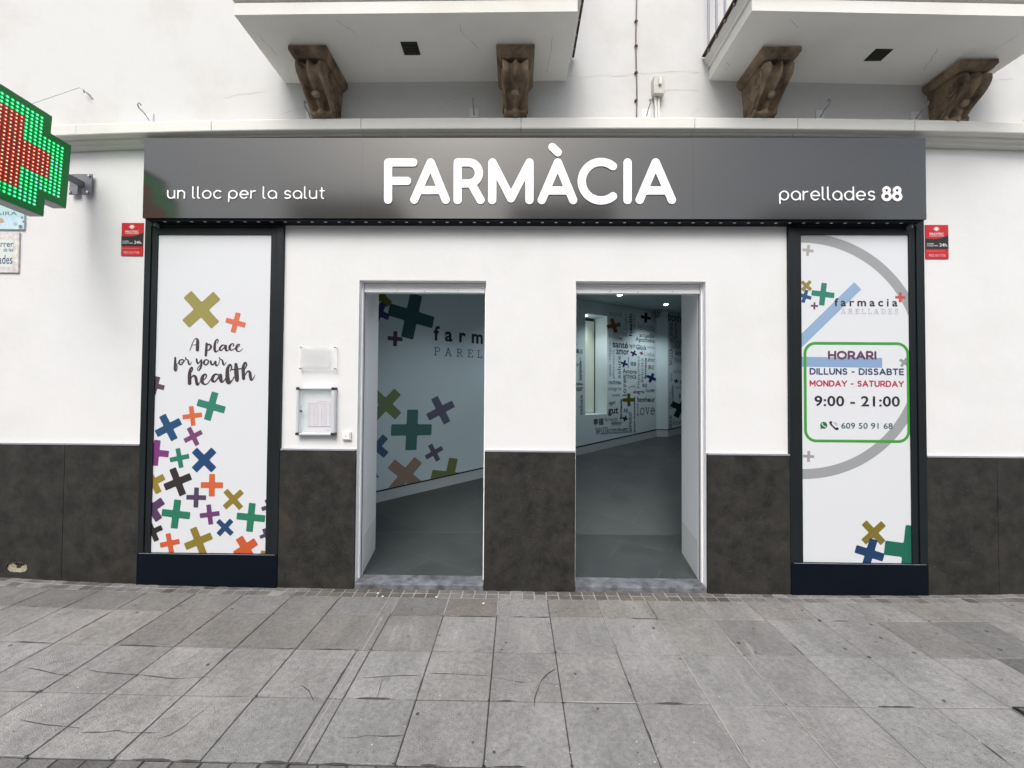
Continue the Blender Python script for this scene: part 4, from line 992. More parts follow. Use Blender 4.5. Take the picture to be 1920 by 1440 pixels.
crossW(lo, 723.3, 758.3, 33, 9, 43, (112, 138, 84)); crossW(lo, 772.2, 806, 38, 10.5, 2, (66, 122, 116)); crossW(lo, 826.5, 769.4, 27, 7, -27, (100, 100, 128)); crossW(lo, 814, 848.7, 17.5, 4.4, -27, (96, 92, 120))
crossW(lo, 706, 837.8, 25, 7, 42, (54, 96, 128)); crossW(lo, 760.4, 891, 36, 10, 42, (160, 138, 122)); crossW(lo, 843, 893, 34, 8.5, 12, (116, 132, 74)); crossW(lo, 704, 893, 6, 2, 10, (90, 80, 130))
a = onw(812.9, 638.5); c = onw(914, 615); tot = (c[0]-a[0])/.47*.87; zt_ = onw(820, 611)[1]
lo.text("farmacia", a[0], a[0]+tot, a[1], zt_, wmat((18, 22, 30)), bold=.03, sp=1.75)
a = onw(814.5, 665.5); zt_ = onw(820, 652)[1]; slab(lo, "PARELLADES", a[0], a[0]+tot, a[1], zt_, wmat((44, 60, 74)), .0045, space=.75)
DK = (30, 46, 56); MD = (76, 98, 108); LT = (122, 144, 152); PU = (56, 30, 80)
words = [("फार्मेसी", 455, 380, 567, 432, MD, 0, 0), ("health", 625, 395, 655, 585, DK, 1, .03), ("счастье", 660, 405, 682, 558, MD, 1, 0), ("Liebe", 585, 395, 612, 530, LT, 1, -.004), ("幸福", 575, 550, 612, 592, MD, 0, 0),
 ("歓迎", 455, 565, 500, 600, MD, 0, 0), ("αγάπη", 503, 590, 572, 620, MD, 0, 0), ("felicità", 700, 478, 840, 540, LT, 0, -.004), ("accueillir", 715, 563, 843, 600, DK, 0, .012), ("Apotheke", 682, 597, 843, 650, DK, 0, .008),
 ("santé", 488, 630, 618, 686, DK, 0, .02), ("खुशी", 628, 650, 682, 692, MD, 0, 0), ("Glück", 688, 660, 775, 702, DK, 0, .012), ("υγεία", 780, 668, 843, 697, MD, 0, 0), ("amor", 520, 702, 625, 742, DK, 0, .014), ("amor", 783, 775, 846, 803, MD, 0, .008),
 ("Liebe", 757, 718, 840, 757, LT, 0, -.004), ("farmacia", 755, 768, 775, 945, DK, 1, .02), ("藥店", 788, 830, 838, 868, MD, 0, 0), ("健康", 638, 800, 688, 838, MD, 0, 0), ("happiness", 693, 755, 722, 1020, LT, 1, 0), ("pharmacie", 485, 700, 510, 940, LT, 1, 0),
 ("salute", 528, 750, 556, 940, MD, 1, 0), ("υγεία", 457, 825, 478, 925, MD, 1, .01), ("Amore", 573, 862, 690, 903, DK, 0, .006), ("аптека", 577, 912, 685, 945, DK, 0, 0), ("любовь", 453, 958, 560, 992, DK, 0, .004), ("alegria", 452, 1012, 562, 1050, LT, 0, 0),
 ("υγεία", 485, 1068, 552, 1100, MD, 0, .006), ("खुशी", 457, 1133, 513, 1172, MD, 0, 0), ("gut", 450, 1190, 535, 1256, PU, 0, .02), ("farmacia", 548, 1115, 568, 1287, DK, 1, .02), ("سعادة", 622, 995, 688, 1028, MD, 0, 0), ("歓迎", 740, 985, 780, 1017, MD, 0, 0),
 ("alegria", 662, 1040, 753, 1075, (118, 62, 74), 0, .004), ("αγάπη", 767, 1028, 845, 1062, MD, 0, 0), ("bonheur", 697, 1098, 845, 1140, (52, 84, 52), 0, .014), ("добро пожаловать", 664, 1095, 683, 1400, DK, 1, .004), ("幸福", 325, 1280, 410, 1336, DK, 0, .006),
 ("स्वास्थ्य", 477, 1308, 565, 1347, MD, 0, 0), ("amour", 625, 1215, 650, 1400, LT, 1, 0), ("藥店", 175, 695, 237, 732, DK, 0, 0), ("здоровье", 208, 765, 232, 962, DK, 1, .008), ("pharmacy", 60, 806, 203, 840, DK, 0, .01), ("Apotheke", 110, 975, 237, 1007, DK, 0, .006),
 ("amor", 130, 1017, 237, 1050, DK, 0, .014), ("salute", 208, 1080, 235, 1250, MD, 1, 0), ("farmacia", 420, 1268, 530, 1300, LT, 0, 0), ("Amour", 612, 755, 626, 860, MD, 1, 0), ("a", 160, 628, 186, 660, DK, 0, .02), ("幸福", 580, 1195, 616, 1232, MD, 0, 0), ("felicità", 725, 770, 748, 975, LT, 1, -.004), ("alegria", 455, 630, 478, 790, LT, 1, -.004)]
for t, x0, y0, x1, y1, c, rot, bo in words:
    xm = (x0+x1)/2; a = onw(1040+x0/4.5, 500+(y0+y1)/9); d = onw(1040+x1/4.5, 500+(y0+y1)/9); tp = onw(1040+xm/4.5, 500+y0/4.5); bt = onw(1040+xm/4.5, 500+y1/4.5)
    lo.text(t, a[0], d[0], bt[1], tp[1], wmat(c), bold=bo, rot=bool(rot))
def sw(P_, s, x0, y0, x1, y1, c, rot, r, yw=WY, sp=.22):
    xm = (x0+x1)/2; a = onw(1040+x0/4.5, 500+(y0+y1)/9, yw); d = onw(1040+x1/4.5, 500+(y0+y1)/9, yw); tp = onw(1040+xm/4.5, 500+y0/4.5, yw); bt = onw(1040+xm/4.5, 500+y1/4.5, yw)
    slab(P_, s, a[0], d[0], bt[1], tp[1], wmat(c), r, rot=rot, space=sp)
sw(lo, "love", 693, 1160, 842, 1246, MD, False, .006); sw(lo, "love", 572, 945, 602, 1090, MD, True, .005); sw(lo, "Willkommen", 345, 1352, 620, 1402, LT, False, .006, sp=.1)
for x_, y_, L, w_, an, rgb in ((498, 497, 60, 16, -18, (138, 70, 38)), (768, 430, 43, 12, 3, (8, 30, 40)), (666, 732, 27, 7, 25, (66, 24, 96)), (732, 730, 16, 4.5, 25, (130, 50, 50)), (586, 818, 29, 8, 15, (22, 40, 112)), (815, 937, 40, 11, 22, (20, 34, 96)), (625, 1122, 52, 13, -2, (88, 96, 18)), (593, 1280, 23, 6.5, 18, (24, 24, 90))):
    crossW(lo, 1040+x_/4.5, 500+y_/4.5, L/4.5, w_/4.5, an, rgb)
lo.mb.build("mural_print", lo.mats, iw)
l2 = Print(0, mw2)
for t, x0, y0, x1, y1, c, rot, bo in [("bonheur", 958, 396, 1140, 470, (62, 100, 62), 0, .014), ("alegria", 1013, 475, 1033, 612, (100, 56, 70), 1, .01), ("accueillir", 1017, 708, 1180, 752, DK, 0, .012), ("felicità", 1008, 768, 1180, 815, LT, 0, -.004), ("accueillir", 985, 990, 1003, 1195, DK, 1, .02),
   ("Glück", 965, 1250, 988, 1372, DK, 1, .015), ("amour", 965, 1045, 985, 1200, LT, 1, 0), ("любовь", 1012, 1005, 1110, 1032, MD, 0, 0), ("salute", 1000, 865, 1090, 900, LT, 0, 0), ("藥店", 1045, 1070, 1090, 1110, DK, 0, 0), ("love", 1000, 1290, 1090, 1330, LT, 0, 0), ("felicità", 972, 895, 992, 970, LT, 1, 0), ("farmacia", 1058, 960, 1180, 995, DK, 0, .02)]:
    xm = (x0+x1)/2; a = onw(1040+x0/4.5, 500+(y0+y1)/9, WY2); d = onw(1040+x1/4.5, 500+(y0+y1)/9, WY2); tp = onw(1040+xm/4.5, 500+y0/4.5, WY2); bt = onw(1040+xm/4.5, 500+y1/4.5, WY2)
    l2.text(t, a[0], d[0], bt[1], tp[1], wmat(c), bold=bo, rot=bool(rot))
sw(l2, "Willkommen", 965, 465, 992, 835, MD, True, .006, WY2, .1); sw(l2, "love", 1000, 600, 1130, 690, MD, False, .007, WY2)
crossW(l2, 1040+1062/4.5, 500+1192/4.5, 84/4.5, 24/4.5, 28, (6, 48, 54), WY2); crossW(l2, 1040+1025/4.5, 500+965/4.5, 20/4.5, 6/4.5, 20, (62, 30, 90), WY2)
l2.mb.build("mural_print", l2.mats, iw)

def downlight(loc, label, power, nrm=Vector((0, 0, -1))):
    t = thing("ceiling_downlight", loc, label, "downlight", "recessed ceiling downlights")
    b = MB(); n = 20; R1, R0 = .052, .040
    v = [(loc[0]+math.cos(2*math.pi*k/n)*r, loc[1]+math.sin(2*math.pi*k/n)*r, loc[2]-h) for r, h in ((R1, .001), (R1-.004, .006), (R0, .006), (R0-.002, .002)) for k in range(n)]
    b.add(v, [(j*n+k, j*n+(k+1) % n, (j+1)*n+(k+1) % n, (j+1)*n+k) for j in range(3) for k in range(n)]); b.build("trim_ring", M_WHITEMETAL, t, smooth=True)
    b = MB(); v = [(loc[0]+math.cos(2*math.pi*k/n)*R0*r, loc[1]+math.sin(2*math.pi*k/n)*R0*r, loc[2]-h) for r, h in ((1, .0035), (.6, .012), (.2, .016)) for k in range(n)]
    b.add(v, [(j*n+k, j*n+(k+1) % n, (j+1)*n+(k+1) % n, (j+1)*n+k) for j in range(2) for k in range(n)]+[tuple(2*n+k for k in range(n))]); b.build("lens", M_LAMP, t, smooth=True)
    L = bpy.data.lights.new("spot", 'SPOT'); L.energy = power; L.spot_size = rad(120); L.spot_blend = .8; L.color = (.93, .98, 1); L.shadow_soft_size = .05
    lo_ = bpy.data.objects.new("lamp_light", L); COL.objects.link(lo_); lo_.parent = t; lo_.location = (0, 0, -.03)
def onceil(px, py):
    d = ray((px, py)); t = (CEIL-EYE)/d[2]; return CAM+d*t
p1, p2 = onceil(1162, 553), onceil(1249, 570.5)
downlight((p1.x, p1.y, CEIL), "lit round downlight nearer the doorway in the right doorway's ceiling", 31)
downlight((p2.x, p2.y, CEIL), "lit round downlight deeper inside, near the second wall of words", 36)
pn = dp((XN0+XN1)/2-.10, ZN1, .45); downlight((pn[0], pn[1], ZN1), "small lit downlight in the head of the tall wall niche", 7)
downlight((-.55, 1.15, CEIL), "added unseen fill downlight behind the lintel of the left doorway", 24)  # unseen lamp added to brighten the left mural wall
downlight((.35, 2.2, CEIL), "added unseen fill downlight behind the wall between the doorways", 24)  # another added lamp out of view, fills the room
# little dome camera under the ceiling at the wall corner
dc = thing("dome_camera", (2.60, 4.15, CEIL), "small grey dome camera under the ceiling above the corner of the mural", "security camera")
b = MB(); b.tube([(2.60, 4.15, CEIL-.001), (2.60, 4.15, CEIL-.05)], .06, 16); b.build("base", M_GREYMETAL, dc)
b = MB(); b.tube([(2.60, 4.15, CEIL-.05), (2.60, 4.15, CEIL-.09), (2.60, 4.15, CEIL-.13), (2.60, 4.15, CEIL-.15)], [.055, .052, .035, .012], 16); b.build("dome", mat("smoked_dome", (.10, .12, .13), .2), dc, smooth=True)

# ================================================================== THE FASCIA SIGN
sg = thing("fascia_sign", (0.09, -.05, 2.848), "long glossy dark grey sign box with white raised letters over both doorways", "shop sign")
SX0, SX1, SZ0, SZ1, SY = -2.886, 3.070, 2.846, 3.468, -.100
def sign_mat():
    m = mat("glossy_dark_composite", (0.045, 0.047, 0.050), .30, metal=.0, spec=.9, coat=0.0)
    b_ = m.node_tree.nodes["Principled BSDF"]; b_.inputs['Base Color'].default_value = (.074, .075, .072, 1); b_.inputs['Metallic'].default_value = .6; b_.inputs['Roughness'].default_value = .135
    return m
M_SIGN = sign_mat()
for a, c in ((SX0, -1.1954), (-1.1948, 1.3294), (1.3300, SX1)):
    b = MB(); b.box(a, c, SY, -.001, SZ0, SZ1); b.build("sign_panel", M_SIGN, sg)
b = MB(); b.box(SX0+.03, SX1-.03, -.088, -.004, SZ0-.016, SZ0-.001); b.build("underside_tray", M_FRAME2, sg)
b = MB(); x_ = SX0+.14
while x_ < SX1-.1: b.box(x_, x_+.020, -.078, -.068, SZ0-.0185, SZ0-.0165); x_ += .1045
b.build("tray_slots", M_PALEPLATE, sg)
for xx in (SX0+.05, SX1-.07):
    b = MB(); b.box(xx, xx+.012, -.06, -.02, SZ0-.045, SZ0-.016); b.build("fixing_lug", M_GREYMETAL, sg)
# lettering
def LP(p, ox, sc): a = P2(ox+p[0]/sc, 260+p[1]/sc, SY); return (a[0], a[1])
def let(strokes, ox, r=49, sc=6.4):
    rr = r/sc*(DIST+SY)/FPX; return [[(*LP(p, ox, sc), rr) for p in s] for s in strokes]
def parc(cx, cy, r, a0, a1, n=30): return [(cx+r*math.cos(rad(a0+(a1-a0)*k/n)), cy-r*math.sin(rad(a0+(a1-a0)*k/n))) for k in range(n+1)]
LET = [
 ([[(182, 292), (483, 292)], [(182, 292), (181, 738)], [(182, 513), (408, 513)]], 700, 'F'),
 ([[(690, 292), (495, 738)], [(690, 292), (872, 740)], [(560, 623), (825, 623)]], 700, 'A'),
 ([[(1013, 742), (1014, 292), (1142, 292)]+parc(1142, 418, 126, 90, -90)+[(1014, 544)], [(1175, 544), (1288, 742)]], 700, 'R'),
 ([[(1427, 742), (1430, 292), (1652, 722), (1874, 292), (1873, 742)]], 700, 'M'),
 ([[(420, 292), (228, 742)], [(420, 292), (604, 742)], [(290, 628), (550, 628)], [(355, 108), (420, 170)]], 980, 'A'),
 ([parc(937, 517, 230, 51.6, 308.4, 60)], 980, 'C'),
 ([[(1256, 292), (1255, 742)]], 980, 'I'),
 ([[(1592, 292), (1400, 740)], [(1592, 292), (1785, 740)], [(1460, 628), (1720, 628)]], 980, 'A')]
for st, ox, nm in LET:
    v, f = loops_mesh(contours(let(st, ox), .0022), .008)
    b = MB(); b.add([(p[0], SY-.0045+p[2], p[1]) for p in v], f); b.build("raised_letter", M_SIGNWHITE, sg)
GL = {
 'u': (.9, [[(0, 1), (0, .42)]+arc(.42, .42, .42, .42, 180, 360)+[(.84, 1)], [(.84, .42), (.84, 0)]]),
 'n': (.84, [[(0, 0), (0, 1)], [(0, .58)]+arc(.40, .58, .40, .42, 180, 0)+[(.80, 0)]]),
 'l': (.24, [[(0, 1.5), (0, .25)]+arc(.25, .25, .25, .25, 180, 262, 6)]),
 'o': (1.0, [arc(.5, .5, .5, .5, 0, 360, 28)]), 'c': (.86, [arc(.5, .5, .5, .5, 48, 312, 24)]),
 'p': (1.0, [arc(.5, .5, .5, .5, 0, 360, 28), [(0, .5), (0, -.42)]]), 'a': (1.0, [arc(.5, .5, .5, .5, 0, 360, 28), [(1, .6), (1, 0)]]),
 'd': (1.0, [arc(.5, .5, .5, .5, 0, 360, 28), [(1, 1.5), (1, 0)]]), 'e': (.98, [[(.02, .5), (.98, .5)]+arc(.5, .5, .48, .5, 0, 312, 26)]),
 'r': (.52, [[(0, 0), (0, 1)], [(0, .55)]+arc(.45, .55, .45, .42, 180, 82, 8)]),
 's': (.72, [[(.68, .86)]+arc(.38, .74, .32, .26, 50, 262, 12)+arc(.36, .25, .36, .25, 80, -140, 12)]),
 't': (.55, [[(.2, 1.38), (.2, .25)]+arc(.45, .25, .25, .25, 180, 265, 6), [(0, 1), (.52, 1)]]),
 '8': (.86, [arc(.43, 1.12, .33, .33, 0, 360, 24), arc(.43, .40, .43, .40, 0, 360, 26)])}
def words_sign(s, x0, x1, yb, yt, r, space=.38, wsp=.62, bold=None):
    """x0,x1 = ink limits in px, yb/yt = base line and x-height line (px)"""
    tot = 0; 
    for ch in s: tot += (wsp if ch == ' ' else GL[ch][0]+space)
    tot -= space; a = P2(x0, yb, SY); c = P2(x1, yb, SY); k = (c[0]-a[0])/tot; h = P2((x0+x1)/2, yt, SY)[1]-a[1]
    x_ = 0; out = []
    for ch in s:
        if ch == ' ': x_ += wsp; continue
        out.append([[(a[0]+k*(x_+p[0]), a[1]+h*p[1], (bold if (bold and ch == '8') else r)) for p in st] for st in GL[ch][1]]); x_ += GL[ch][0]+space
    b = MB()
    for st in out:
        v, f = loops_mesh(contours(st, .0016), .006); b.add([(p[0], SY-.0035+p[2], p[1]) for p in v], f)
    return b
b = words_sign("un lloc per la salut", 315.5, 609, 372.2, 358.2, .0043); b.build("tagline_lettering", M_SIGNWHITE, sg)
b = words_sign("parellades 88", 1461.5, 1688, 375.2, 359.4, .0044, bold=.0092); b.build("address_lettering", M_SIGNWHITE, sg)

# ================================================================== LED CROSS
def led_cross():
    cyc, czc = -.569, 3.126; XF = -3.35
    t = thing("led_pharmacy_cross", (XF-.1, cyc, czc), "glowing green LED pharmacy cross with a red plus, hung from the wall at the left", "pharmacy sign")
    t.rotation_euler = (rad(-2.6), 0, 0)
    L, Wd = .372, .244
    def cross2(L, w_): return [(w_, L), (w_, w_), (L, w_), (L, -w_), (w_, -w_), (w_, -L), (-w_, -L), (-w_, -w_), (-L, -w_), (-L, w_), (-w_, w_), (-w_, L)]
    def solid(P, xa, xb, mb):
        n = len(P); v = [(xa, p[0], p[1]) for p in P]+[(xb, p[0], p[1]) for p in P]
        mb.add(v, [(k, (k+1) % n, n+(k+1) % n, n+k) for k in range(n)]); mb.add(v[n:], [tuple(range(n))]); mb.add(v[:n], [tuple(range(n))[::-1]])
    b = MB(); solid(cross2(L, Wd), .0, .096, b); b.build("casing", mat("grey_sign_casing", (.22, .22, .23), .4), t, local=True, bevel=.002)
    b = MB(); solid(cross2(L-.004, Wd-.004), .0965, .1, b); b.build("green_face", mat("dark_green_face", (.003, .06, .014), .5, emis=(0, .5, .08), estr=.08), t, local=True)
    b = MB(); solid(cross2(.252, .098), .1002, .1006, b); b.build("red_field_face", mat('dark_red_face', (.10, .018, .008), .5, emis=(.8, .05, .01), estr=.05), t, local=True)
    gm = mat("green_led", (.1, .8, .4), .3, emis=(.12, 1, .42), estr=2.2); gh = mat("green_led_glow_cup", (0, .30, .09), .4, emis=(0, .8, .16), estr=.42)
    rm = mat("red_led", (.8, .3, .2), .3, emis=(1, .42, .30), estr=1.6); rh = mat("red_led_glow_cup", (.22, .03, .01), .4, emis=(1, .05, .02), estr=.24)
    G_, R_ = MB(), MB(); pit = .0262
    for i in range(-14, 15):
        for j in range(-14, 15):
            y_, z_ = i*pit, j*pit
            def inc(L, w_): return (abs(y_) < L and abs(z_) < w_) or (abs(y_) < w_ and abs(z_) < L)
            if not inc(.335, .208): continue
            mb = R_ if inc(.243, .088) else G_
            n = 8
            for (r, xx, r2, x2, mi) in ((.0105, .1008, .0050, .1014, 1), (.0037, .1015, .0022, .1055, 0)):
                v = [(xx, y_+math.cos(2*math.pi*k/n)*r, z_+math.sin(2*math.pi*k/n)*r) for k in range(n)]+[(x2, y_+math.cos(2*math.pi*k/n)*r2, z_+math.sin(2*math.pi*k/n)*r2) for k in range(n)]
                mb.add(v, [(k, (k+1) % n, n+(k+1) % n, n+k) for k in range(n)]+[tuple(n+k for k in range(n))], mi)
    G_.build("green_led_field", [gm, gh], t, local=True)["kind"] = "stuff"; R_.build("red_led_field", [rm, rh], t, local=True)["kind"] = "stuff"
    # bracket
    b = MB(); yb = -cyc; zb = .045
    b.box(-.020, .020, L-.012, yb-.006, zb-.020, zb+.020); b.build("bracket_arm", M_GREYMETAL, t, local=True, bevel=.003)
    b = MB(); z0, z1 = zb-.085, zb+.085; xa, xb = -.10, .078
    b.box(xa, xb, yb-.030, yb-.023, zb-.015, z1); b.box(xa, -.030, yb-.030, yb-.023, z0, zb-.0155); b.box(.002, xb, yb-.030, yb-.023, z0, zb-.0155)
    pl = b.build("wall_plate", M_GREYMETAL, t, local=True, bevel=.002)
    for bx in (xa+.018, xb-.018):
        for bz in (z0+.018, z1-.018):
            b = MB(); b.tube([(bx, yb-.030, bz), (bx, yb-.042, bz)], .009, 6); b.build("bolt", M_CHROME, pl, local=True)
led_cross()
gw = thing("guy_wire", W(172, 178), "thin steel guy wire running from a wall eye down to the green cross", "wire")
b = MB(); e = W(170, 178); b.tube([(e.x, -.002, e.z), (e.x-.01, -.07, e.z+.004), (-3.62, -.30, 3.55), (-3.45, -.52, 3.50)], .0018, 6); b.build("cable", M_HOOK, gw)
b = MB(); b.tube([(e.x+.02, -.001, e.z-.03), (e.x, -.03, e.z-.005), (e.x-.02, -.035, e.z+.02), (e.x-.03, -.02, e.z)], .004, 6); b.build("wall_eye", M_HOOK, gw)

# ================================================================== THINGS ON THE WALL
def alarm_sign(x0, x1, z0, z1, label):
    t = thing("alarm_sign", ((x0+x1)/2, 0, z0), label, "alarm sign", "red and black alarm company signs")
    b = MB(); b.box(x0, x1, -.006, -.0005, z0, z1); b.build("plate", colm((196, 12, 28)), t)
    P = Print(-.0062); w_ = x1-x0; h = z1-z0; X_ = lambda f: x0+w_*f; Z_ = lambda f: z0+h*f
    P.poly([(x0, Z_(.285)), (x1, Z_(.285)), (x1, Z_(.70)), (X_(.85), Z_(.65)), (X_(.6), Z_(.60)), (X_(.4), Z_(.585)), (X_(.2), Z_(.59)), (x0, Z_(.60))], colm((14, 18, 18)))
    wm = colm((236, 232, 230))
    for dx, s in ((-.045, .085), (.045, .085)): P.poly([(X_(.48+dx), Z_(.88)-s*w_*1.25), (X_(.48+dx)+s*w_*1.25, Z_(.88)), (X_(.48+dx), Z_(.88)+s*w_*1.25), (X_(.48+dx)-s*w_*1.25, Z_(.88))], colm((226, 150, 150)))
    P.poly([(X_(.48), Z_(.88)-.095*w_), (X_(.48)+.095*w_, Z_(.88)), (X_(.48), Z_(.88)+.095*w_), (X_(.48)-.095*w_, Z_(.88))], wm)
    P.text("PROTEC", X_(.18), X_(.80), Z_(.695), Z_(.765), wm, bold=.014); P.poly([(X_(.18), Z_(.665)), (X_(.80), Z_(.665)), (X_(.80), Z_(.675)), (X_(.18), Z_(.675))], wm)
    P.text("ALARMA", X_(.05), X_(.36), Z_(.425), Z_(.460), wm, bold=.008); P.text("CONECTADA", X_(.05), X_(.55), Z_(.365), Z_(.405), wm, bold=.008); P.text("24h.", X_(.60), X_(.97), Z_(.36), Z_(.455), wm, bold=.012)
    P.poly([(X_(.04), Z_(.215)), (X_(.84), Z_(.215)), (X_(.84), Z_(.232)), (X_(.04), Z_(.232))], colm((232, 110, 100)))
    P.text("902101736", X_(.12), X_(.86), Z_(.06), Z_(.135), colm((240, 170, 178)), bold=.012)
    P.mb.build("printed_face", P.mats, t)
alarm_sign(-3.145, -2.972, 2.586, 2.848, "red and black alarm sign left of the left display window")
alarm_sign(3.160, 3.335, 2.582, 2.846, "red and black alarm sign right of the right display window")
# street-name tiles
t = thing("street_name_tile", (-4.15, 0, 2.44), "cream ceramic street name tile with blue lettering and leafy border, lower of the two at the left edge", "street sign")
x0, x1, z0, z1 = -4.34, -3.962, 2.446, 2.768
b = MB(); b.box(x0, x1, -.012, -.0005, z0, z1); b.build("border_tiles", mat("leafy_majolica", (.72, .68, .58), .25, noise=.6, nscale=34, col2=(.42, .40, .45)), t, bevel=.002)
P = Print(-.0125); a, c = .046, .046
P.poly([(x0+a, z0+c), (x1-a, z0+c), (x1-a, z1-c-.012), (x0+a, z1-c-.012)], colm((222, 232, 226)))
IN = colm((52, 56, 104))
ti = lambda px, py: (W(px, py, -.012).x, W(px, py, -.012).z)
P.text("Carrer", ti(-16, 460)[0], ti(25.5, 460)[0], ti(10, 463)[1], ti(10, 452)[1], IN, bold=.012); P.text("de les", ti(7, 468)[0], ti(24.5, 468)[0], ti(15, 472)[1], ti(15, 464)[1], IN, bold=.008)
P.text("Parellades", ti(-35, 486)[0], ti(23.5, 486)[0], ti(10, 495)[1], ti(10, 478)[1], IN, bold=.010); P.mb.build("name_panel", P.mats, t)
t = thing("painted_tile_sign", (-4.15, 0, 2.79), "pale blue painted ceramic tile sign with a landscape, upper one partly behind the green cross", "street sign")
x0, x1, z0, z1 = -4.34, -3.925, 2.792, 3.03
b = MB(); b.box(x0, x1, -.014, -.0005, z0, z1); b.build("tile_panel", mat("blue_majolica", (.52, .66, .72), .25, noise=.35, nscale=9, col2=(.36, .50, .60)), t, bevel=.002)
P = Print(-.0145); P.poly([(x0+.01, z0+.10), (x1-.012, z0+.10), (x1-.012, z1-.01), (x0+.01, z1-.01)], colm((188, 222, 222)))
P.text("VILLAIRA", ti(-42, 402)[0], ti(33, 402)[0], ti(20, 404)[1], ti(20, 397)[1], colm((60, 88, 140)), bold=.004)
for px, py, r, rgb in ((42, 408, .012, (120, 150, 130)), (44.5, 416, .011, (150, 84, 110)), (39, 425, .022, (96, 130, 112)), (2, 414, .03, (196, 160, 130)), (30, 420, .02, (170, 196, 200))):
    a = ti(px, py); P.poly([(a[0]+math.cos(k*.7)*r*random.uniform(.7, 1.1), a[1]+math.sin(k*.7)*r*random.uniform(.6, .9)) for k in range(9)], colm(rgb))
P.mb.build("painted_scene", P.mats, t)
# acrylic plaque
t = thing("acrylic_plaque", (-1.55, 0, 1.69), "clear acrylic plaque on four steel stand-offs above the notice case", "plaque")
x0, x1, z0, z1 = -1.698, -1.398, 1.684, 1.878
b = MB(); b.box(x0, x1, -.030, -.025, z0, z1)
b.build("acrylic_sheet", mat("clear_acrylic", (.93, .95, .95), .08, spec=.5, alpha=.14), t, bevel=.001)
b = MB(); b.box(x0+.003, x1-.062, -.0245, -.0235, z0+.030, z1-.002)
b.build("backing_film", mat("frosted_film", (.62, .62, .62), .5, alpha=.32), t)
for xx in (x0+.015, x1-.015):
    for zz in (z0+.014, z1-.014):
        b = MB(); b.tube([(xx, 0, zz), (xx, -.0245, zz)], .004, 8); b.tube([(xx, -.0305, zz), (xx, -.036, zz)], .0055, 10); b.build("stand_off", M_CHROME, t)
# notice case
t = thing("notice_case", (-1.55, 0, 1.17), "small glazed aluminium notice case with black corners and a printed timetable", "notice case")
x0, x1, z0, z1 = -1.703, -1.405, 1.183, 1.552; yf = -.045
M_ALU = mat("satin_aluminium", (.66, .68, .72), .35, metal=.35)
b = MB(); b.box(x0+.004, x1-.004, -.006, -.0005, z0+.004, z1-.004); b.build("back_board", mat("case_back", (.50, .56, .57), .6), t)
b = MB(); f_w = .019; 
b.box(x0, x0+f_w, yf, -.0065, z0, z1); b.box(x1-f_w-.006, x1, yf, -.0065, z0, z1); b.box(x0+f_w, x1-f_w-.006, yf, -.0065, z1-f_w*.8, z1); b.box(x0+f_w, x1-f_w-.006, yf, -.0065, z0, z0+f_w*.8); b.build("case_frame", M_ALU, t, bevel=.002)
for xx in (x0-.002, x1-.026):
    for zz in (z0-.002, z1-.020):
        b = MB(); b.box(xx, xx+.028, yf-.003, -.001, zz, zz+.022); b.build("corner_cap", mat("black_plastic", (.02, .018, .018), .45), t, bevel=.003)
b = MB(); b.box(x0+f_w, x1-f_w-.006, yf+.006, yf+.009, z0+f_w*.8, z1-f_w*.8); b.build("glass_door", mat("case_glass", (.9, .95, .95), .03, spec=.6, alpha=.12), t)
P = Print(-.0068); pa, pb, pc, pd = x0+.068, x1-.030, z0+.022, z1-.085
P.poly([(pa, pc), (pb, pc), (pb, pd), (pa, pd)], colm((226, 220, 226)))
ln = colm((150, 146, 160)); dk = colm((120, 118, 130)); wd, hh = pb-pa, pd-pc
def rct(a0, a1, c0, c1, m): P.mb.add([(pa+wd*a0, P.y-.0014, pc+hh*c0), (pa+wd*a1, P.y-.0014, pc+hh*c0), (pa+wd*a1, P.y-.0014, pc+hh*c1), (pa+wd*a0, P.y-.0014, pc+hh*c1)], [(0, 1, 2, 3)], P.mi(m))
rct(.04, .98, .845, .852, dk); rct(.04, .98, .795, .80, dk); rct(.03, .98, .15, .175, ln); rct(.40, .72, .895, .905, ln); rct(.74, .92, .045, .06, dk); rct(.02, .98, .125, .13, dk)
for k in range(4): rct(.03+.318*k, .038+.318*k, .17, .85, dk)
for cidx in range(3):
    for k in range(17):
        z_ = .205+k*.034; rct(.07+.318*cidx, .145+.318*cidx, z_, z_+.006, dk); rct(.22+.318*cidx, .30+.318*cidx+random.uniform(-.02, .02), z_, z_+.008, ln)
P.mb.build("printed_timetable", P.mats, t)
b = MB(); b.tube([(x0+.040, yf+.005, z0+.185), (x0+.040, yf-.006, z0+.185)], .010, 14); b.build("lock", M_CHROME, t)
b = MB(); xx = x0+.030; b.tube([(xx, -.02, z1-.03), (xx, -.02, z1-.08), (xx-.008, -.02, z1-.115), (xx, -.02, z1-.135), (xx+.009, -.02, z1-.118), (xx+.002, -.02, z1-.08)], .0022, 6); b.build("pull_cord", M_WHITEMETAL, t)
# bell push
t = thing("bell_push", (-1.315, 0, 1.14), "small square white bell push between the notice case and the left doorway", "doorbell")
b = MB(); b.box(-1.352, -1.286, -.022, -.0005, 1.143, 1.209); b.build("housing", mat("white_plastic", (.74, .73, .71), .4), t, bevel=.005)
b = MB(); b.box(-1.345, -1.294, -.027, -.0225, 1.151, 1.203); rk = b.build("push_plate", mat("ivory_plastic", (.76, .74, .69), .35), t, bevel=.002)
b = MB(); b.box(-1.324, -1.315, -.0285, -.0272, 1.172, 1.181); b.build("indicator", mat("grey_dot", (.35, .34, .33), .5), rk)
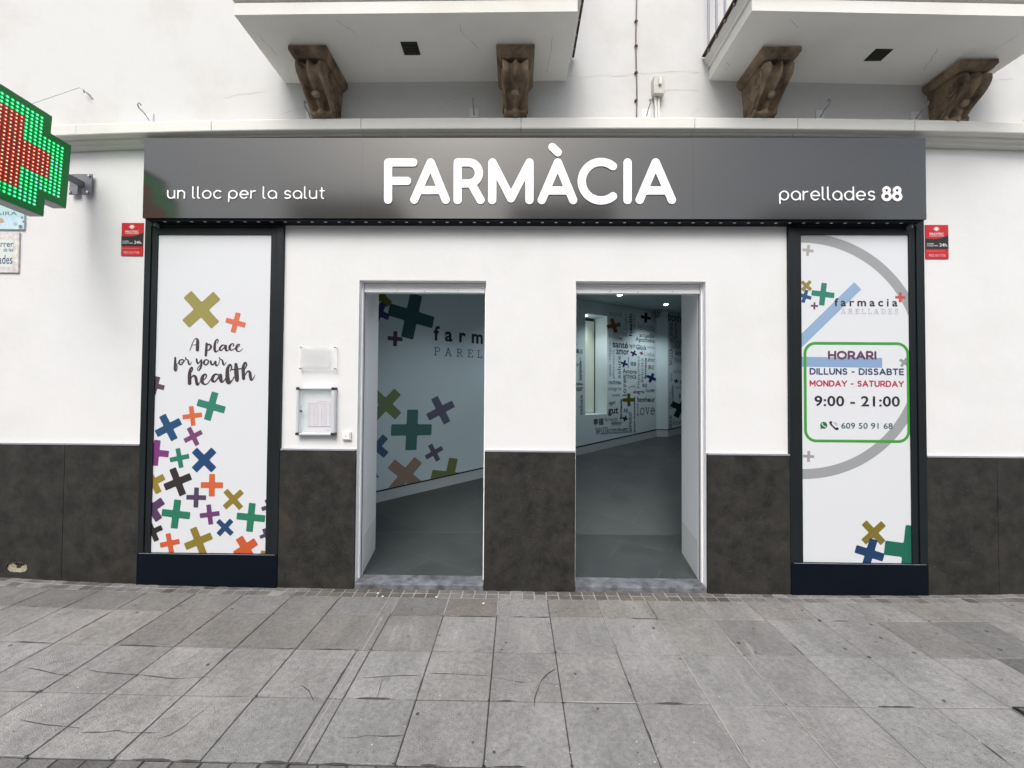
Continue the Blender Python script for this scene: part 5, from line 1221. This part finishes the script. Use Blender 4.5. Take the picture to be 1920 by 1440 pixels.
# junction box
t = thing("junction_box", (1.087, 0, 3.80), "old cream switch box with a lever and two conduits above the string course", "junction box")
b = MB(); b.box(1.046, 1.128, -.060, -.0005, 3.842, 3.985); jb = b.build("box_body", mat("aged_cream_plastic", (.52, .51, .46), .5, noise=.2, nscale=14), t, bevel=.005)
b = MB(); b.box(1.080, 1.102, -.076, -.0605, 3.905, 3.962); b.build("lever", mat("lever_plastic", (.62, .61, .57), .45), jb, bevel=.003)
for xx, dx in ((1.070, .006), (1.094, .003)):
    b = MB(); b.tube([(xx, -.022, 3.841), (xx+dx, -.018, 3.74), (xx+dx+.003, -.018, 3.60)], .010, 10); b.build("conduit", mat("cream_conduit", (.66, .65, .61), .5), t)
# cable with clips
t = thing("wall_cable", W(1192, 218), "dark brown cable clipped vertically up the wall between the balconies", "cable")
b = MB(); xc = W(1192, 100).x; pts = []
for k in range(40): z = 3.6+k*.13; pts.append((xc+.005*math.sin(k*.9)+.004*math.sin(k*.37), -.008, z))
b.tube(pts, .0050, 8); b.build("cable", mat("dark_brown_cable", (.13, .10, .095), .6), t)
for py in (42, 88, 138, 190, -20):
    z = W(1192, py).z; b = MB(); b.box(xc-.012, xc+.012, -.017, -.0005, z-.006, z+.006); b.build("clip", M_RUST, t, bevel=.002)
# hooks above the string course
def hook(name="wall_hook"):
    t = thing(name, (0, 0, 0), "x", "hook", "curled steel wall hooks above the string course")
    b = MB(); b.box(-.035, .035, -.006, -.0005, -.045, .025); b.box(.030, .033, -.012, -.006, -.045, .022); b.build("back_plate", M_PALEPLATE, t, local=True)
    b = MB(); pts = [(0, -.006, -.030), (0, -.03, -.014), (0, -.052, .000), (0, -.075, .002), (0, -.094, .012), (0, -.100, .030), (0, -.090, .044), (0, -.072, .040)]
    b.tube(smooth_path(pts, 4), .0048, 8); b.build("curled_hook", M_HOOK, t, local=True, smooth=True)
    return t
hk = [(281, 222, "wall hook farthest left, between the green cross and the left balcony"), (583, 219, "wall hook just left of the leftmost corbel"), (889, 213, "wall hook between the two corbels of the left balcony"), (1212, 214, "wall hook half hidden behind the conduits of the junction box"),
      (1537, 216, "wall hook between the two corbels of the right balcony"), (1724, 219, "wall hook tucked against the rightmost corbel"), (1926, 232, "wall hook at the far right edge beyond the last corbel")]
proto = hook()
for i, (px, py, lab) in enumerate(hk):
    if i == 0: o = proto
    else:
        o = proto.copy(); COL.objects.link(o)
        for ch in proto.children:
            c2 = ch.copy(); COL.objects.link(c2); c2.parent = o
    p = W(px, py); o.location = (p.x-(.035 if i == 5 else 0), 0, p.z+.012); o["label"] = lab

# ================================================================== ACROSS THE STREET (unseen houses, heights and tones shaped for soft reflections and light)
def opposite(x0, x1, h, rgb, label, y=-14.0):
    t = thing("unseen_street_house", ((x0+x1)/2, y, -.1), label, "house")
    m = mat("render_"+"_".join(str(v) for v in rgb), lin(*rgb), .85, noise=.1, nscale=2)
    b = MB(); b.box(x0, x1, y-4, y, -.12, h); b.box(x0-.0, x1+.0, y, y+.25, h-.3, h-.05); b.build("wall", m, t)
    n = max(2, int((x1-x0)/2.2))
    for k in range(n):
        xc = x0+(x1-x0)*(k+.5)/n
        for z in (1.2, 4.2, 7.0, 9.4):
            if z+2 > h-.4: continue
            b = MB(); b.box(xc-.5, xc+.5, y-.001, y+.02, z, z+1.9); b.build("window", mat("dark_window", (.03, .035, .04), .1), t)
            b = MB(); b.box(xc-.8, xc+.8, y+.02, y+.6, z-.18, z-.05); b.build("window_ledge", m, t)
opposite(-30, -19, 6.2, (214, 208, 196), "unseen cream house across the street, farthest left")
opposite(-18.6, -10.4, 6.0, (206, 196, 178), "unseen beige house across the street opposite the green cross")
opposite(-10.2, -5.4, 10.0, (176, 164, 140), "unseen tall tan house across the street opposite the left display window")
opposite(-5.2, -0.6, 6.6, (224, 222, 214), "unseen low white house across the street opposite the left doorway")
opposite(-0.4, 4.2, 9.8, (120, 122, 128), "unseen tall grey house across the street opposite the right doorway")
opposite(4.4, 10.6, 6.2, (216, 218, 222), "unseen low pale house across the street opposite the right window")
opposite(10.8, 15.0, 9.4, (160, 158, 156), "unseen tall grey-beige house across the street, second from the right end")
opposite(15.2, 30, 6.0, (214, 208, 198), "unseen low cream house across the street, farthest right")
